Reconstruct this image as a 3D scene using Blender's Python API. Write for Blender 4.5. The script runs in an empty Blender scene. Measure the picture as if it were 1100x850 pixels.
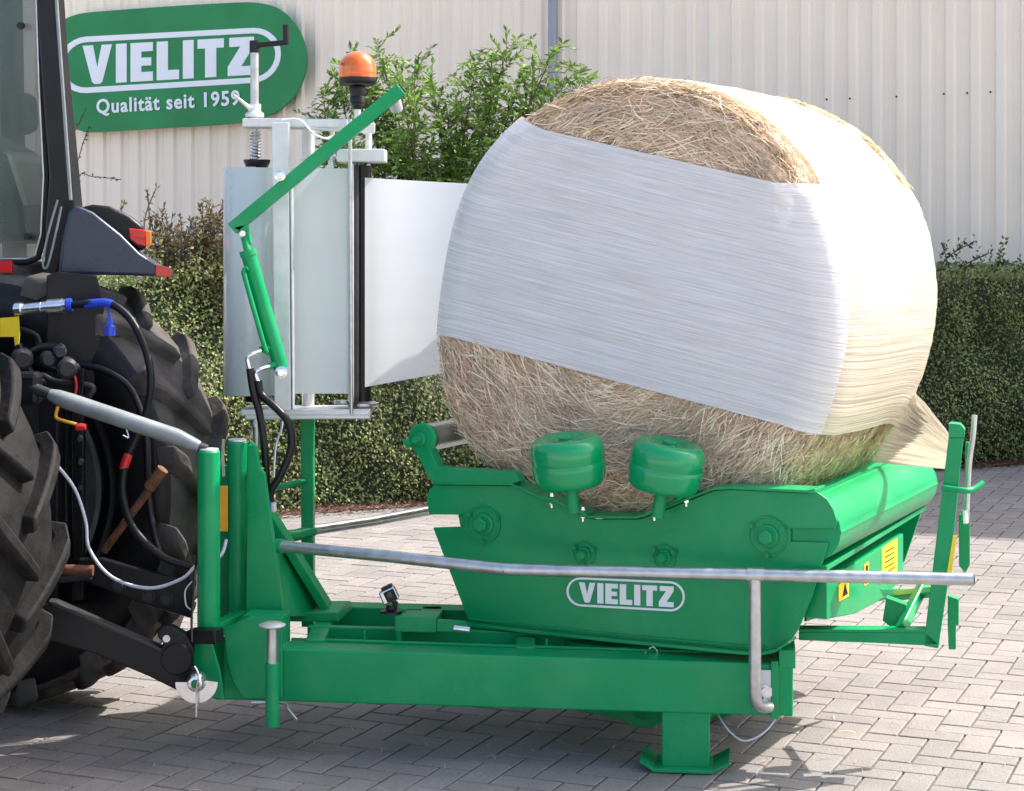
import bpy, bmesh, math, random
from mathutils import Vector, Matrix, noise
R_ = math.radians
sc = bpy.context.scene
C = sc.collection
random.seed(7)
# ------------------------------------------------------------------ camera
H, F, HY = 1.6, 2000.0, 256.0          # eye height, focal length in px (of 1100), horizon row
cd = bpy.data.cameras.new('camera'); cam = bpy.data.objects.new('camera', cd); C.objects.link(cam)
cam.location = (0, 0, H); cam.rotation_euler = (R_(90), 0, 0)
cd.sensor_width = 36; cd.lens = 36 * F / 1100; cd.shift_y = -(425 - HY) / 1100
cd.clip_end = 900; cd.clip_start = 0.1
sc.camera = cam
# ------------------------------------------------------------------ light
SUN = Vector((.94, .35, .0)).normalized() * math.cos(R_(49)); SUN.z = math.sin(R_(49))
w = bpy.data.worlds.new('World'); sc.world = w; w.use_nodes = True
nt = w.node_tree; bg = nt.nodes['Background']
sky = nt.nodes.new('ShaderNodeTexSky'); sky.sky_type = 'NISHITA'; sky.sun_disc = False
sky.sun_elevation = R_(49); sky.sun_rotation = math.atan2(SUN.x, SUN.y); sky.dust_density = 4.0; sky.air_density = 1.0; sky.ozone_density = .3
nt.links.new(sky.outputs[0], bg.inputs[0]); bg.inputs[1].default_value = 0.15
sl = bpy.data.lights.new('sun', 'SUN'); sl.energy = 3.5; sl.angle = R_(0.6); sl.color = (1, .93, .84)
so = bpy.data.objects.new('sun', sl); C.objects.link(so); so.rotation_euler = (-SUN).to_track_quat('-Z', 'Y').to_euler()
sc.view_settings.view_transform = 'Standard'; sc.view_settings.look = 'None'
sc.view_settings.exposure = 1.36; sc.view_settings.gamma = 1

# ------------------------------------------------------------------ materials
def mat(name, col, rough=.5, metal=0, nscale=0, namt=.15, bump=0, bscale=40, coat=0, trans=0, attr=None, emis=None, spec=None, alpha=None):
    m = bpy.data.materials.new(name); m.use_nodes = True
    n = m.node_tree.nodes; l = m.node_tree.links; b = n['Principled BSDF']
    b.inputs['Base Color'].default_value = (*col, 1); b.inputs['Roughness'].default_value = rough
    b.inputs['Metallic'].default_value = metal; b.inputs['Coat Weight'].default_value = coat
    b.inputs['Coat Roughness'].default_value = .12
    b.inputs['Transmission Weight'].default_value = trans
    if spec is not None: b.inputs['Specular IOR Level'].default_value = spec
    tc = n.new('ShaderNodeTexCoord')
    src = None
    if attr:
        a = n.new('ShaderNodeAttribute'); a.attribute_name = attr; src = a.outputs['Color']
        l.new(src, b.inputs['Base Color'])
    if nscale:
        t = n.new('ShaderNodeTexNoise'); t.inputs['Scale'].default_value = nscale; t.inputs['Detail'].default_value = 6
        l.new(tc.outputs['Object'], t.inputs['Vector'])
        mr = n.new('ShaderNodeMapRange'); mr.inputs['From Min'].default_value = .3; mr.inputs['From Max'].default_value = .7
        mr.inputs['To Min'].default_value = 1 - namt; mr.inputs['To Max'].default_value = 1 + namt
        l.new(t.outputs[0], mr.inputs['Value'])
        mx = n.new('ShaderNodeMix'); mx.data_type = 'RGBA'; mx.blend_type = 'MULTIPLY'; mx.inputs['Factor'].default_value = 1
        if src: l.new(src, mx.inputs['A'])
        else: mx.inputs['A'].default_value = (*col, 1)
        l.new(mr.outputs[0], mx.inputs['B']); l.new(mx.outputs['Result'], b.inputs['Base Color'])
        mr2 = n.new('ShaderNodeMapRange'); mr2.inputs['To Min'].default_value = max(0, rough - .12); mr2.inputs['To Max'].default_value = min(1, rough + .12)
        l.new(t.outputs[0], mr2.inputs['Value']); l.new(mr2.outputs[0], b.inputs['Roughness'])
    if bump:
        t = n.new('ShaderNodeTexNoise'); t.inputs['Scale'].default_value = bscale; t.inputs['Detail'].default_value = 4
        l.new(tc.outputs['Object'], t.inputs['Vector'])
        bp = n.new('ShaderNodeBump'); bp.inputs['Strength'].default_value = bump; bp.inputs['Distance'].default_value = .01
        l.new(t.outputs[0], bp.inputs['Height']); l.new(bp.outputs[0], b.inputs['Normal'])
    if emis: b.inputs['Emission Color'].default_value = (*emis, 1); b.inputs['Emission Strength'].default_value = .0
    if alpha is not None: b.inputs['Alpha'].default_value = alpha
    return m
M = {}
M['green'] = mat('green paint', (.002, .285, .098), .34, nscale=6, namt=.07, bump=.22, bscale=5, spec=.28)
def dust(m, amt=.10):
    n = m.node_tree.nodes; l = m.node_tree.links; b = n['Principled BSDF']; src = b.inputs['Base Color'].links[0].from_socket
    tc = n.new('ShaderNodeTexCoord'); t = n.new('ShaderNodeTexNoise'); t.inputs['Scale'].default_value = 3.2; t.inputs['Detail'].default_value = 9; t.inputs['Roughness'].default_value = .72
    l.new(tc.outputs['Object'], t.inputs['Vector']); mr = n.new('ShaderNodeMapRange'); mr.inputs['From Min'].default_value = .50; mr.inputs['From Max'].default_value = .75; mr.inputs['To Max'].default_value = amt
    l.new(t.outputs[0], mr.inputs[0]); t2 = n.new('ShaderNodeTexNoise'); t2.inputs['Scale'].default_value = 130; t2.inputs['Detail'].default_value = 2; l.new(tc.outputs['Object'], t2.inputs['Vector'])
    m2 = n.new('ShaderNodeMapRange'); m2.inputs['From Min'].default_value = .69; m2.inputs['From Max'].default_value = .74; m2.inputs['To Max'].default_value = .22; l.new(t2.outputs[0], m2.inputs[0])
    ad = n.new('ShaderNodeMath'); ad.operation = 'ADD'; l.new(mr.outputs[0], ad.inputs[0]); l.new(m2.outputs[0], ad.inputs[1])
    mx = n.new('ShaderNodeMix'); mx.data_type = 'RGBA'; l.new(ad.outputs[0], mx.inputs['Factor']); l.new(src, mx.inputs['A']); mx.inputs['B'].default_value = (.32, .30, .24, 1); l.new(mx.outputs['Result'], b.inputs['Base Color'])
dust(M['green'])
M['greenw'] = mat('glossy green enamel', (.002, .285, .098), .22, nscale=6, namt=.05, coat=.4, spec=.35)
M['galv'] = mat('galvanised steel', (.50, .52, .53), .34, .88, nscale=28, namt=.16, bump=.06, bscale=70)
M['galvw'] = mat('pale zinc plate', (.62, .645, .65), .40, .55, nscale=20, namt=.1)
M['chrome'] = mat('bright zinc', (.75, .76, .78), .22, .95, nscale=30, namt=.1)
M['black'] = mat('black plastic', (.007, .007, .009), .38, nscale=20, namt=.3, spec=.35)
M['iron'] = mat('black painted iron', (.0055, .006, .008), .4, nscale=12, namt=.5, bump=.1, bscale=40, spec=.3)
M['irong'] = mat('dark grey casting', (.018, .020, .023), .55, nscale=12, namt=.4, bump=.2, bscale=30)
M['fender'] = mat('dark blue-grey fender plastic', (.022, .032, .058), .27, nscale=14, namt=.12, bump=.05, bscale=200)
M['rubber'] = mat('dusty tyre rubber', (.010, .0095, .010), .7, nscale=14, namt=.5, bump=.3, bscale=45, spec=.18)
M['tyre2'] = mat('dry brown-grey tyre rubber', (.085, .077, .072), .8, nscale=9, namt=.45, bump=.3, bscale=40, spec=.2)
M['rim'] = mat('grey wheel rim', (.12, .135, .14), .5, nscale=9, namt=.3)
M['red'] = mat('red lens', (.6, .012, .015), .2, coat=.6, emis=(.6, 0, 0))
M['orange'] = mat('orange lens', (.8, .22, .015), .2, coat=.6)
M['yellow'] = mat('yellow sticker', (.85, .62, .02), .45, nscale=30, namt=.06)
M['amber'] = mat('amber label', (.8, .38, .03), .5, nscale=30, namt=.06)
M['blue'] = mat('blue plastic', (.02, .06, .5), .35)
M['redp'] = mat('red rubber', (.5, .02, .02), .4)
M['rust'] = mat('rusty steel', (.16, .07, .04), .8, .2, nscale=40, namt=.6)
M['linkgrey'] = mat('grey painted steel', (.20, .225, .235), .4, .2, nscale=15, namt=.15)
M['white'] = mat('white lettering', (.80, .83, .88), .45)
M['signg'] = mat('sign green', (.026, .235, .085), .45, nscale=2, namt=.14, spec=.25)
M['glasscab'] = mat('tinted cab glass', (.05, .08, .07), .04, 0, nscale=2.5, namt=.6, spec=1, alpha=.58) or mat('tinted cab glass', (.08, .115, .105), .05, 0, nscale=2.5, namt=.95, spec=1)  # tinted glass; the mottled colour stands for reflections in the pane
M['cable'] = mat('grey cable', (.5, .52, .58), .45)
M['wall'] = mat('cream sheet cladding', (.93, .81, .675), .42, nscale=1.3, namt=.035)
M['pipe'] = mat('grey downpipe', (.30, .32, .36), .45, .3)
M['bark'] = mat('bark', (.10, .07, .05), .9, nscale=20, namt=.3)
M['straw'] = mat('straw', (.4, .3, .2), .7, attr='col', spec=.15)
M['soil'] = mat('bark mulch', (.10, .06, .045), .95, nscale=15, namt=.5, bump=.8, bscale=30)
M['rollfilm'] = mat('pale green film on roll', (.50, .575, .56), .28, nscale=3, namt=.05, coat=.5)
M['glassled'] = mat('camera lens', (.01, .01, .02), .05, spec=.9)

def leafmat(name, rough=.5):
    m = mat(name, (.1, .2, .05), rough, attr='col', spec=.25); n = m.node_tree.nodes; l = m.node_tree.links
    b = n['Principled BSDF']; tr = n.new('ShaderNodeBsdfTranslucent'); mx = n.new('ShaderNodeMixShader'); mx.inputs[0].default_value = .3
    a = [k for k in n if k.type == 'ATTRIBUTE'][0]
    l.new(a.outputs['Color'], tr.inputs[0]); l.new(b.outputs[0], mx.inputs[1]); l.new(tr.outputs[0], mx.inputs[2])
    l.new(mx.outputs[0], n['Material Output'].inputs[0]); return m
M['leaf'] = leafmat('leaf'); pass

def filmmat(name, col, sx, sy, bump, transl, streak=.10, thin=0.0):
    m = bpy.data.materials.new(name); m.use_nodes = True; n = m.node_tree.nodes; l = m.node_tree.links; b = n['Principled BSDF']
    uv = n.new('ShaderNodeUVMap'); mp = n.new('ShaderNodeMapping'); mp.inputs['Scale'].default_value = (sx, sy, 1)
    l.new(uv.outputs[0], mp.inputs[0])
    t = n.new('ShaderNodeTexNoise'); t.inputs['Scale'].default_value = 1; t.inputs['Detail'].default_value = 7; t.inputs['Roughness'].default_value = .62
    l.new(mp.outputs[0], t.inputs['Vector'])
    t2 = n.new('ShaderNodeTexNoise'); t2.inputs['Scale'].default_value = 5; t2.inputs['Detail'].default_value = 3
    l.new(uv.outputs[0], t2.inputs['Vector'])
    mr = n.new('ShaderNodeMapRange'); mr.inputs['From Min'].default_value = .32; mr.inputs['From Max'].default_value = .68
    mr.inputs['To Min'].default_value = 1 - streak; mr.inputs['To Max'].default_value = 1.02; l.new(t.outputs[0], mr.inputs[0])
    mx = n.new('ShaderNodeMix'); mx.data_type = 'RGBA'; mx.blend_type = 'MULTIPLY'; mx.inputs['Factor'].default_value = 1
    mx.inputs['A'].default_value = (*col, 1); l.new(mr.outputs[0], mx.inputs['B']); l.new(mx.outputs['Result'], b.inputs['Base Color'])
    b.inputs['Roughness'].default_value = .32; b.inputs['Coat Weight'].default_value = .2
    ad = n.new('ShaderNodeMath'); ad.operation = 'MULTIPLY_ADD'; l.new(t2.outputs[0], ad.inputs[0]); ad.inputs[1].default_value = .35; l.new(t.outputs[0], ad.inputs[2])
    bp = n.new('ShaderNodeBump'); bp.inputs['Strength'].default_value = bump; bp.inputs['Distance'].default_value = .012
    l.new(ad.outputs[0], bp.inputs['Height']); l.new(bp.outputs[0], b.inputs['Normal'])
    tr = n.new('ShaderNodeBsdfTranslucent'); l.new(mx.outputs['Result'], tr.inputs[0]); ms = n.new('ShaderNodeMixShader'); ms.inputs[0].default_value = transl
    l.new(b.outputs[0], ms.inputs[1]); l.new(tr.outputs[0], ms.inputs[2])
    out = ms.outputs[0]
    if thin:
        tp = n.new('ShaderNodeBsdfTransparent'); m2 = n.new('ShaderNodeMixShader')
        mr3 = n.new('ShaderNodeMapRange'); mr3.inputs['From Min'].default_value = .35; mr3.inputs['From Max'].default_value = .75
        mr3.inputs['To Min'].default_value = thin; mr3.inputs['To Max'].default_value = 0; l.new(t.outputs[0], mr3.inputs[0])
        l.new(mr3.outputs[0], m2.inputs[0]); l.new(out, m2.inputs[1]); l.new(tp.outputs[0], m2.inputs[2]); out = m2.outputs[0]
    l.new(out, n['Material Output'].inputs[0]); return m
M['film'] = filmmat('stretched white film', (.86, .875, .91), 2.2, 150, .45, .20, .12, .26)  # white film with the cool shade of the bale face in its colour
M['filmside'] = filmmat('white film layers on side', (.84, .78, .65), 2.0, 80, .6, .25, .10, .28)  # same film again, sunlit cream of the flank put into its colour
M['web'] = filmmat('taut film web', (.86, .90, .93), .8, 9, .08, .5, .03)
M['web2'] = filmmat('taut pale green film', (.64, .71, .70), .8, 9, .08, .25, .03)
M['tail'] = filmmat('gathered film tail', (.84, .76, .61), 1.2, 110, 1, .5, .55)  # strong streaks paint the shade between pleats

# ------------------------------------------------------------------ helpers
def P(x, y, D): return Vector(((x - 550) / F * D, D, H - (y - HY) / F * D))
class Plane:
    """vertical plane: a pixel lands on it as a real point; yaw > 0 = right end nearer"""
    def __init__(s, x0, D0, yaw):
        s.t = math.tan(R_(yaw)); s.X0 = (x0 - 550) / F * D0; s.D0 = D0
        s.u = Vector((math.cos(R_(yaw)), -math.sin(R_(yaw)), 0)); s.n = Vector((math.sin(R_(yaw)), math.cos(R_(yaw)), 0))
    def D(s, x): return (s.D0 + s.t * s.X0) / (1 + s.t * (x - 550) / F)
    def __call__(s, x, y, off=0): return P(x, y, s.D(x)) + s.n * off

def link(o, parent=None):
    C.objects.link(o)
    if parent is not None: o.parent = parent; o.matrix_parent_inverse = Matrix.Translation(-parent.location)
    return o
def empty(name, loc, label, cat, group=None):
    o = bpy.data.objects.new(name, None); C.objects.link(o); o.location = loc; o.empty_display_size = .2
    o['label'] = label; o['category'] = cat
    if group: o['group'] = group
    return o
def tag(o, label, cat, group=None):
    o['label'] = label; o['category'] = cat
    if group: o['group'] = group
    return o
def finish(name, bm, m, parent=None, smooth=True, bevel=0, seg=2):
    bmesh.ops.remove_doubles(bm, verts=bm.verts, dist=1e-5)
    bmesh.ops.recalc_face_normals(bm, faces=bm.faces)
    me = bpy.data.meshes.new(name); bm.to_mesh(me); bm.free()
    ms = m if isinstance(m, (list, tuple)) else [m]
    for k in ms: me.materials.append(M[k] if isinstance(k, str) else k)
    if smooth:
        for p in me.polygons: p.use_smooth = True
        me.set_sharp_from_angle(angle=R_(38))
    # object origin at the mesh's own centre
    c = sum((v.co for v in me.vertices), Vector()) / max(1, len(me.vertices)); me.transform(Matrix.Translation(-c))
    o = bpy.data.objects.new(name, me); o.location = c; link(o, parent)
    if bevel:
        b = o.modifiers.new('bevel', 'BEVEL'); b.width = bevel; b.segments = seg; b.limit_method = 'ANGLE'; b.angle_limit = R_(40)
    return o
def raw(name, vs, fs, m, parent=None, smooth=False, cols=None, uvs=None):
    c = Vector((0, 0, 0))
    me = bpy.data.meshes.new(name); me.from_pydata([tuple(v) for v in vs], [], fs); me.update()
    me.materials.append(M[m])
    if cols is not None:
        ca = me.color_attributes.new('col', 'FLOAT_COLOR', 'POINT')
        flat = [x for cc in cols for x in (cc[0], cc[1], cc[2], 1)]; ca.data.foreach_set('color', flat)
    if uvs is not None:
        ul = me.uv_layers.new(name='UVMap')
        for lp in me.loops: ul.data[lp.index].uv = uvs[lp.vertex_index]
    if smooth:
        for p in me.polygons: p.use_smooth = True
    o = bpy.data.objects.new(name, me); link(o, parent); return o
def prism_bm(pts, nvec, th, bm=None):
    bm = bm or bmesh.new(); a = [bm.verts.new(p) for p in pts]; b = [bm.verts.new(p + nvec * th) for p in pts]
    bm.faces.new(a); bm.faces.new(b[::-1]); k = len(pts)
    for i in range(k): bm.faces.new((a[i], a[(i + 1) % k], b[(i + 1) % k], b[i]))
    return bm
def plate(name, px, pl, th, m, parent=None, off=0, bevel=.003):
    return finish(name, prism_bm([pl(x, y, off) for x, y in px], pl.n, th), m, parent, False, bevel)
def polyD(name, pxD, th, m, parent=None, bevel=.003, n=None):
    pts = [P(*q) for q in pxD]
    if n is None:
        n = (pts[1] - pts[0]).cross(pts[2] - pts[0]).normalized()
        if n.y < 0: n = -n
    return finish(name, prism_bm(pts, n, th), m, parent, False, bevel)
def smoothpath(pts, k=6):
    if len(pts) < 3: return pts
    out = []; n = len(pts)
    for i in range(n - 1):
        p0 = pts[max(0, i - 1)]; p1 = pts[i]; p2 = pts[i + 1]; p3 = pts[min(n - 1, i + 2)]
        for j in range(k):
            t = j / k
            out.append(.5 * ((2 * p1) + (p2 - p0) * t + (2 * p0 - 5 * p1 + 4 * p2 - p3) * t * t + (3 * p1 - p0 - 3 * p2 + p3) * t ** 3))
    out.append(pts[-1]); return out
def tube_bm(pts, r, seg=14, bm=None, cap=True):
    bm = bm or bmesh.new(); rings = []; n = len(pts)
    rs = r if isinstance(r, (list, tuple)) else [r] * n
    prev = None
    for i, p in enumerate(pts):
        t = (pts[min(n - 1, i + 1)] - pts[max(0, i - 1)]); t.normalize()
        if prev is None:
            a = Vector((0, 0, 1)) if abs(t.z) < .9 else Vector((1, 0, 0)); e = (a - t * a.dot(t)).normalized()
        else: e = (prev - t * prev.dot(t)).normalized()
        prev = e; f = t.cross(e)
        rings.append([bm.verts.new(p + (e * math.cos(2 * math.pi * k / seg) + f * math.sin(2 * math.pi * k / seg)) * rs[i]) for k in range(seg)])
    for a, b in zip(rings, rings[1:]):
        for k in range(seg): bm.faces.new((a[k], a[(k + 1) % seg], b[(k + 1) % seg], b[k]))
    if cap: bm.faces.new(rings[0][::-1]); bm.faces.new(rings[-1])
    return bm
def tube(name, pts, r, m, parent=None, smooth=False, seg=14, bevel=0):
    pts = [P(*p) if not isinstance(p, Vector) else p for p in pts]
    if smooth: pts = smoothpath(pts)
    return finish(name, tube_bm(pts, r, seg), m, parent, True, bevel)
def lathe_bm(prof, origin, axis, seg=32, bm=None):
    """prof = [(radius, along)]"""
    bm = bm or bmesh.new(); ax = axis.normalized(); a = Vector((0, 0, 1)) if abs(ax.z) < .9 else Vector((1, 0, 0))
    e = (a - ax * a.dot(ax)).normalized(); f = ax.cross(e); rings = []
    for r, h in prof:
        if r < 1e-6: rings.append([bm.verts.new(origin + ax * h)])
        else: rings.append([bm.verts.new(origin + ax * h + (e * math.cos(2 * math.pi * k / seg) + f * math.sin(2 * math.pi * k / seg)) * r) for k in range(seg)])
    for a, b in zip(rings, rings[1:]):
        for k in range(seg):
            q = [a[k % len(a)], a[(k + 1) % len(a)], b[(k + 1) % len(b)], b[k % len(b)]]
            u = []
            for v in q:
                if v not in u: u.append(v)
            if len(u) > 2:
                try: bm.faces.new(u)
                except ValueError: pass
    return bm
def lathe(name, prof, origin, axis, m, parent=None, seg=32, bevel=0): return finish(name, lathe_bm(prof, origin, axis, seg), m, parent, True, bevel)
def beam_bm(a, b, wv, hv, bm=None):
    """box from a to b; wv/hv = full cross-section vectors"""
    bm = bm or bmesh.new(); q = []
    for p in (a, b): q.append([bm.verts.new(p + wv * s * .5 + hv * t * .5) for s, t in ((-1, -1), (1, -1), (1, 1), (-1, 1))])
    for k in range(4): bm.faces.new((q[0][k], q[0][(k + 1) % 4], q[1][(k + 1) % 4], q[1][k]))
    bm.faces.new(q[0][::-1]); bm.faces.new(q[1]); return bm
def bar(name, a, b, w, h, m, parent=None, bevel=.004, side=None):
    a = P(*a) if not isinstance(a, Vector) else a; b = P(*b) if not isinstance(b, Vector) else b
    t = (b - a).normalized(); s = side or Vector((0, 1, 0)); s = (s - t * s.dot(t)).normalized(); u = t.cross(s)
    return finish(name, beam_bm(a, b, s * w, u * h), m, parent, False, bevel)
def box(name, c, u, n, w, d, h, m, parent=None, bevel=.003):
    return finish(name, beam_bm(c - u * w * .5, c + u * w * .5, n * d, Vector((0, 0, 1)) * h), m, parent, False, bevel)
UZ = Vector((0, 0, 1)); UX = Vector((1, 0, 0)); UY = Vector((0, 1, 0))
def boltbm(p, ax, r=.011, h=.01, bm=None): return lathe_bm([(0, 0), (r * 1.5, 0), (r * 1.5, .003), (r, .003), (r, h), (0, h)], p, ax, 6, bm)

# lettering ------------------------------------------------------------------
GL = {'V': (.74, [[(0, 1), (.26, 1), (.37, .42), (.48, 1), (.74, 1), (.50, .06), (.44, 0), (.30, 0), (.24, .06)]]),
 'I': (.27, [[(0, 0), (.27, 0), (.27, 1), (0, 1)]]),
 'E': (.56, [[(0, .0), (.56, 0), (.56, .24), (.27, .24), (.27, .40), (.52, .40), (.52, .61), (.27, .61), (.27, .77), (.56, .77), (.56, 1), (0, 1)]]),
 'L': (.56, [[(0, 0), (.56, 0), (.56, .25), (.28, .25), (.28, 1), (0, 1)]]),
 'T': (.66, [[(.19, 0), (.47, 0), (.47, .76), (.66, .76), (.66, 1), (0, 1), (0, .76), (.19, .76)]]),
 'Z': (.66, [[(0, 0), (.66, 0), (.66, .24), (.34, .24), (.66, .76), (.66, 1), (.04, 1), (.04, .76), (.32, .76), (0, .24)]])}
def word(name, s, fn, th, nvec, m, parent, gap=.09):
    tot = sum(GL[c][0] for c in s) + gap * (len(s) - 1); x = 0; bm = bmesh.new()
    for c in s:
        wd, polys = GL[c]
        for pl in polys: prism_bm([fn((x + px) / tot, py) for px, py in pl], nvec, th, bm)
        x += wd + gap
    return finish(name, bm, m, parent, False)
def ring_bm(fn, inner, outer, nvec, th):
    bm = bmesh.new(); k = len(outer)
    A = [bm.verts.new(fn(*p)) for p in outer]; B = [bm.verts.new(fn(*p)) for p in inner]
    A2 = [bm.verts.new(fn(*p) + nvec * th) for p in outer]; B2 = [bm.verts.new(fn(*p) + nvec * th) for p in inner]
    for i in range(k):
        j = (i + 1) % k
        bm.faces.new((A[i], A[j], B[j], B[i])); bm.faces.new((A2[i], A2[j], B2[j], B2[i]))
        bm.faces.new((A[i], A[j], A2[j], A2[i])); bm.faces.new((B[i], B[j], B2[j], B2[i]))
    return bm
def stadium(x0, x1, yc, r, n=14):
    out = []
    for i in range(n + 1): a = -math.pi / 2 + math.pi * i / n; out.append((x1 - r + r * math.cos(a), yc + r * math.sin(a)))
    for i in range(n + 1): a = math.pi / 2 + math.pi * i / n; out.append((x0 + r + r * math.cos(a), yc + r * math.sin(a)))
    return out
def text_mesh(name, s, size, m, parent, mtx, ext=.004, off=.0):
    cu = bpy.data.curves.new(name, 'FONT'); cu.body = s; cu.size = size; cu.extrude = ext; cu.offset = off; cu.resolution_u = 3; cu.space_character = 1.12
    t = bpy.data.objects.new('tmp', cu); C.objects.link(t); bpy.context.view_layer.update()
    me = bpy.data.meshes.new_from_object(t.evaluated_get(bpy.context.evaluated_depsgraph_get())); bpy.data.objects.remove(t)
    me.transform(mtx); me.name = name; me.materials.clear(); me.materials.append(M[m])
    o = bpy.data.objects.new(name, me); link(o, parent); return o

# ================================================================== SETTING
# ground sheet to the horizon
gm = mat('jointing sand', (.125, .115, .09), .95, nscale=12, namt=.3)
M['sand'] = gm
o = raw('paving_bed', [(-5.7, 2.0, -.011), (6.7, 2.0, -.011), (6.7, 15.2, -.011), (-5.7, 15.2, -.011)], [(0, 1, 2, 3)], 'sand'); o['kind'] = 'structure'
M['yard'] = mat('yard paled for bounce', (.48, .44, .41), .85, nscale=3, namt=.12, bump=.2, bscale=30)  # yard out of view, paler than the pavers to bounce light up
gx, gy = (-300, -5.45, 6.45, 300), (-200, 2.25, 14.95, 500); vs_ = [(x, y, -.002) for y in gy for x in gx]
o = raw('ground', vs_, [(j * 4 + i, j * 4 + i + 1, j * 4 + i + 5, j * 4 + i + 4) for j in range(3) for i in range(3) if (i, j) != (1, 1)], 'yard'); o['kind'] = 'structure'
# herringbone pavers as real chamfered blocks
def pavers():
    yaw = R_(23); u = Vector((math.cos(yaw), -math.sin(yaw), 0)); v = Vector((math.sin(yaw), math.cos(yaw), 0))
    vs, fs, cs = [], [], []; g = .0036; ch = .003; B = .1
    rnd = random.Random(3)
    def brick(a0, b0, a1, b1):
        c = u * ((a0 + a1) * B / 2) + v * ((b0 + b1) * B / 2)
        if not (-5.5 < c.x < 6.5 and 2.2 < c.y < 15): return
        k = len(vs); zt = rnd.uniform(-.0012, .0012) ; tx = rnd.uniform(-.004, .004); ty = rnd.uniform(-.004, .004)
        sh = rnd.uniform(.91, 1.05); hue = rnd.uniform(-.01, .012); col = (.232 * sh * (1 + hue), .215 * sh, .206 * sh * (1 - hue))
        for d, z in ((g, -.012), (g, 0 - ch * .6), (g + ch, .0)):
            for aa, bb in ((a0 * B + d, b0 * B + d), (a1 * B - d, b0 * B + d), (a1 * B - d, b1 * B - d), (a0 * B + d, b1 * B - d)):
                p = u * aa + v * bb; vs.append((p.x, p.y, z + zt + (aa - (a0 + a1) * B / 2) * tx + (bb - (b0 + b1) * B / 2) * ty)); cs.append(col)
        for r in (0, 4):
            for i in range(4): j = (i + 1) % 4; fs.append((k + r + i, k + r + j, k + r + 4 + j, k + r + 4 + i))
        fs.append((k + 8, k + 9, k + 10, k + 11))
    for i in range(-170, 171):
        for j in range(-60, 200):
            q = (i - j) % 4
            if q == 0: brick(i, j, i + 2, j + 1)
            elif q == 2: brick(i, j, i + 1, j + 2) if False else None
            if q == 3: brick(i, j, i + 1, j + 2) if (i - (j + 1)) % 4 == 2 else None
    o = raw('paving', vs, fs, 'paver', cols=cs); o['kind'] = 'structure'
M['paver'] = mat('concrete paver', (.45, .4, .37), .85, attr='col', nscale=5.0, namt=.12, bump=.35, bscale=120)
def stain(m):
    n = m.node_tree.nodes; l = m.node_tree.links; b = n['Principled BSDF']
    src = b.inputs['Base Color'].links[0].from_socket
    tc = n.new('ShaderNodeTexCoord'); t = n.new('ShaderNodeTexNoise'); t.inputs['Scale'].default_value = 90; t.inputs['Detail'].default_value = 3
    l.new(tc.outputs['Object'], t.inputs['Vector']); mr = n.new('ShaderNodeMapRange'); mr.inputs['From Min'].default_value = .3; mr.inputs['From Max'].default_value = .7
    mr.inputs['To Min'].default_value = .84; mr.inputs['To Max'].default_value = 1.1; l.new(t.outputs[0], mr.inputs[0])
    t3 = n.new('ShaderNodeTexNoise'); t3.inputs['Scale'].default_value = .7; t3.inputs['Detail'].default_value = 5; l.new(tc.outputs['Object'], t3.inputs['Vector'])
    mr3 = n.new('ShaderNodeMapRange'); mr3.inputs['From Min'].default_value = .35; mr3.inputs['From Max'].default_value = .65
    mr3.inputs['To Min'].default_value = .88; mr3.inputs['To Max'].default_value = 1.04; l.new(t3.outputs[0], mr3.inputs[0])
    mm = n.new('ShaderNodeMath'); mm.operation = 'MULTIPLY'; l.new(mr.outputs[0], mm.inputs[0]); l.new(mr3.outputs[0], mm.inputs[1])
    mx = n.new('ShaderNodeMix'); mx.data_type = 'RGBA'; mx.blend_type = 'MULTIPLY'; mx.inputs['Factor'].default_value = 1
    l.new(src, mx.inputs['A']); l.new(mm.outputs[0], mx.inputs['B']); l.new(mx.outputs['Result'], b.inputs['Base Color'])
stain(M['paver'])
pavers()

# building ------------------------------------------------------------------
W = Plane(170, 18.0, 22)
wo = W.u * 0
bld = empty('industrial_building', W(600, 256).xy.to_3d(), 'long industrial building clad in cream ribbed metal sheet behind the hedge', 'building')
def wallpt(s, z, off=0): b = W(600, 256); b.z = 0; return b + W.u * s + W.n * off + UZ * z
bm = bmesh.new(); per = .20; prof = [(0, 0), (.035, -.0), (.055, .028), (.10, .028), (.105, .024), (.11, .028), (.155, .028), (.175, 0)]
s = -16.0; pts = []
while s < 13: pts += [(s + a, b) for a, b in prof]; s += per
lo = [bm.verts.new(wallpt(a, 0, b)) for a, b in pts]; hi = [bm.verts.new(wallpt(a, 8.6, b)) for a, b in pts]
for i in range(len(pts) - 1): bm.faces.new((lo[i], lo[i + 1], hi[i + 1], hi[i]))
o = finish('wall', bm, 'wall', bld, False)
body = finish('rear_wall', prism_bm([wallpt(-16, 0, .04), wallpt(13.1, 0, .04), wallpt(13.1, 8.6, .04), wallpt(-16, 8.6, .04)], W.n, 12), 'wall', bld, False)
finish('roof', prism_bm([wallpt(-16.2, 8.6, -.12), wallpt(13.3, 8.6, -.12), wallpt(13.3, 8.75, -.12), wallpt(-16.2, 8.75, -.12)], W.n, 12.4), 'pipe', bld, False)
p = W(597, 256, -.07); p.z = 0
dp = finish('downpipe', tube_bm([p, p + UZ * 8.55], .042, 14), 'pipe', bld)
for x, y in ((888, 107), (913, 106), (963, 104), (1014, 101), (1039, 100), (690, 118), (740, 115), (1064, 99)): finish('screw', boltbm(W(x, y, .0), -W.n, .0065, .010), 'irong', bld)

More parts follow.
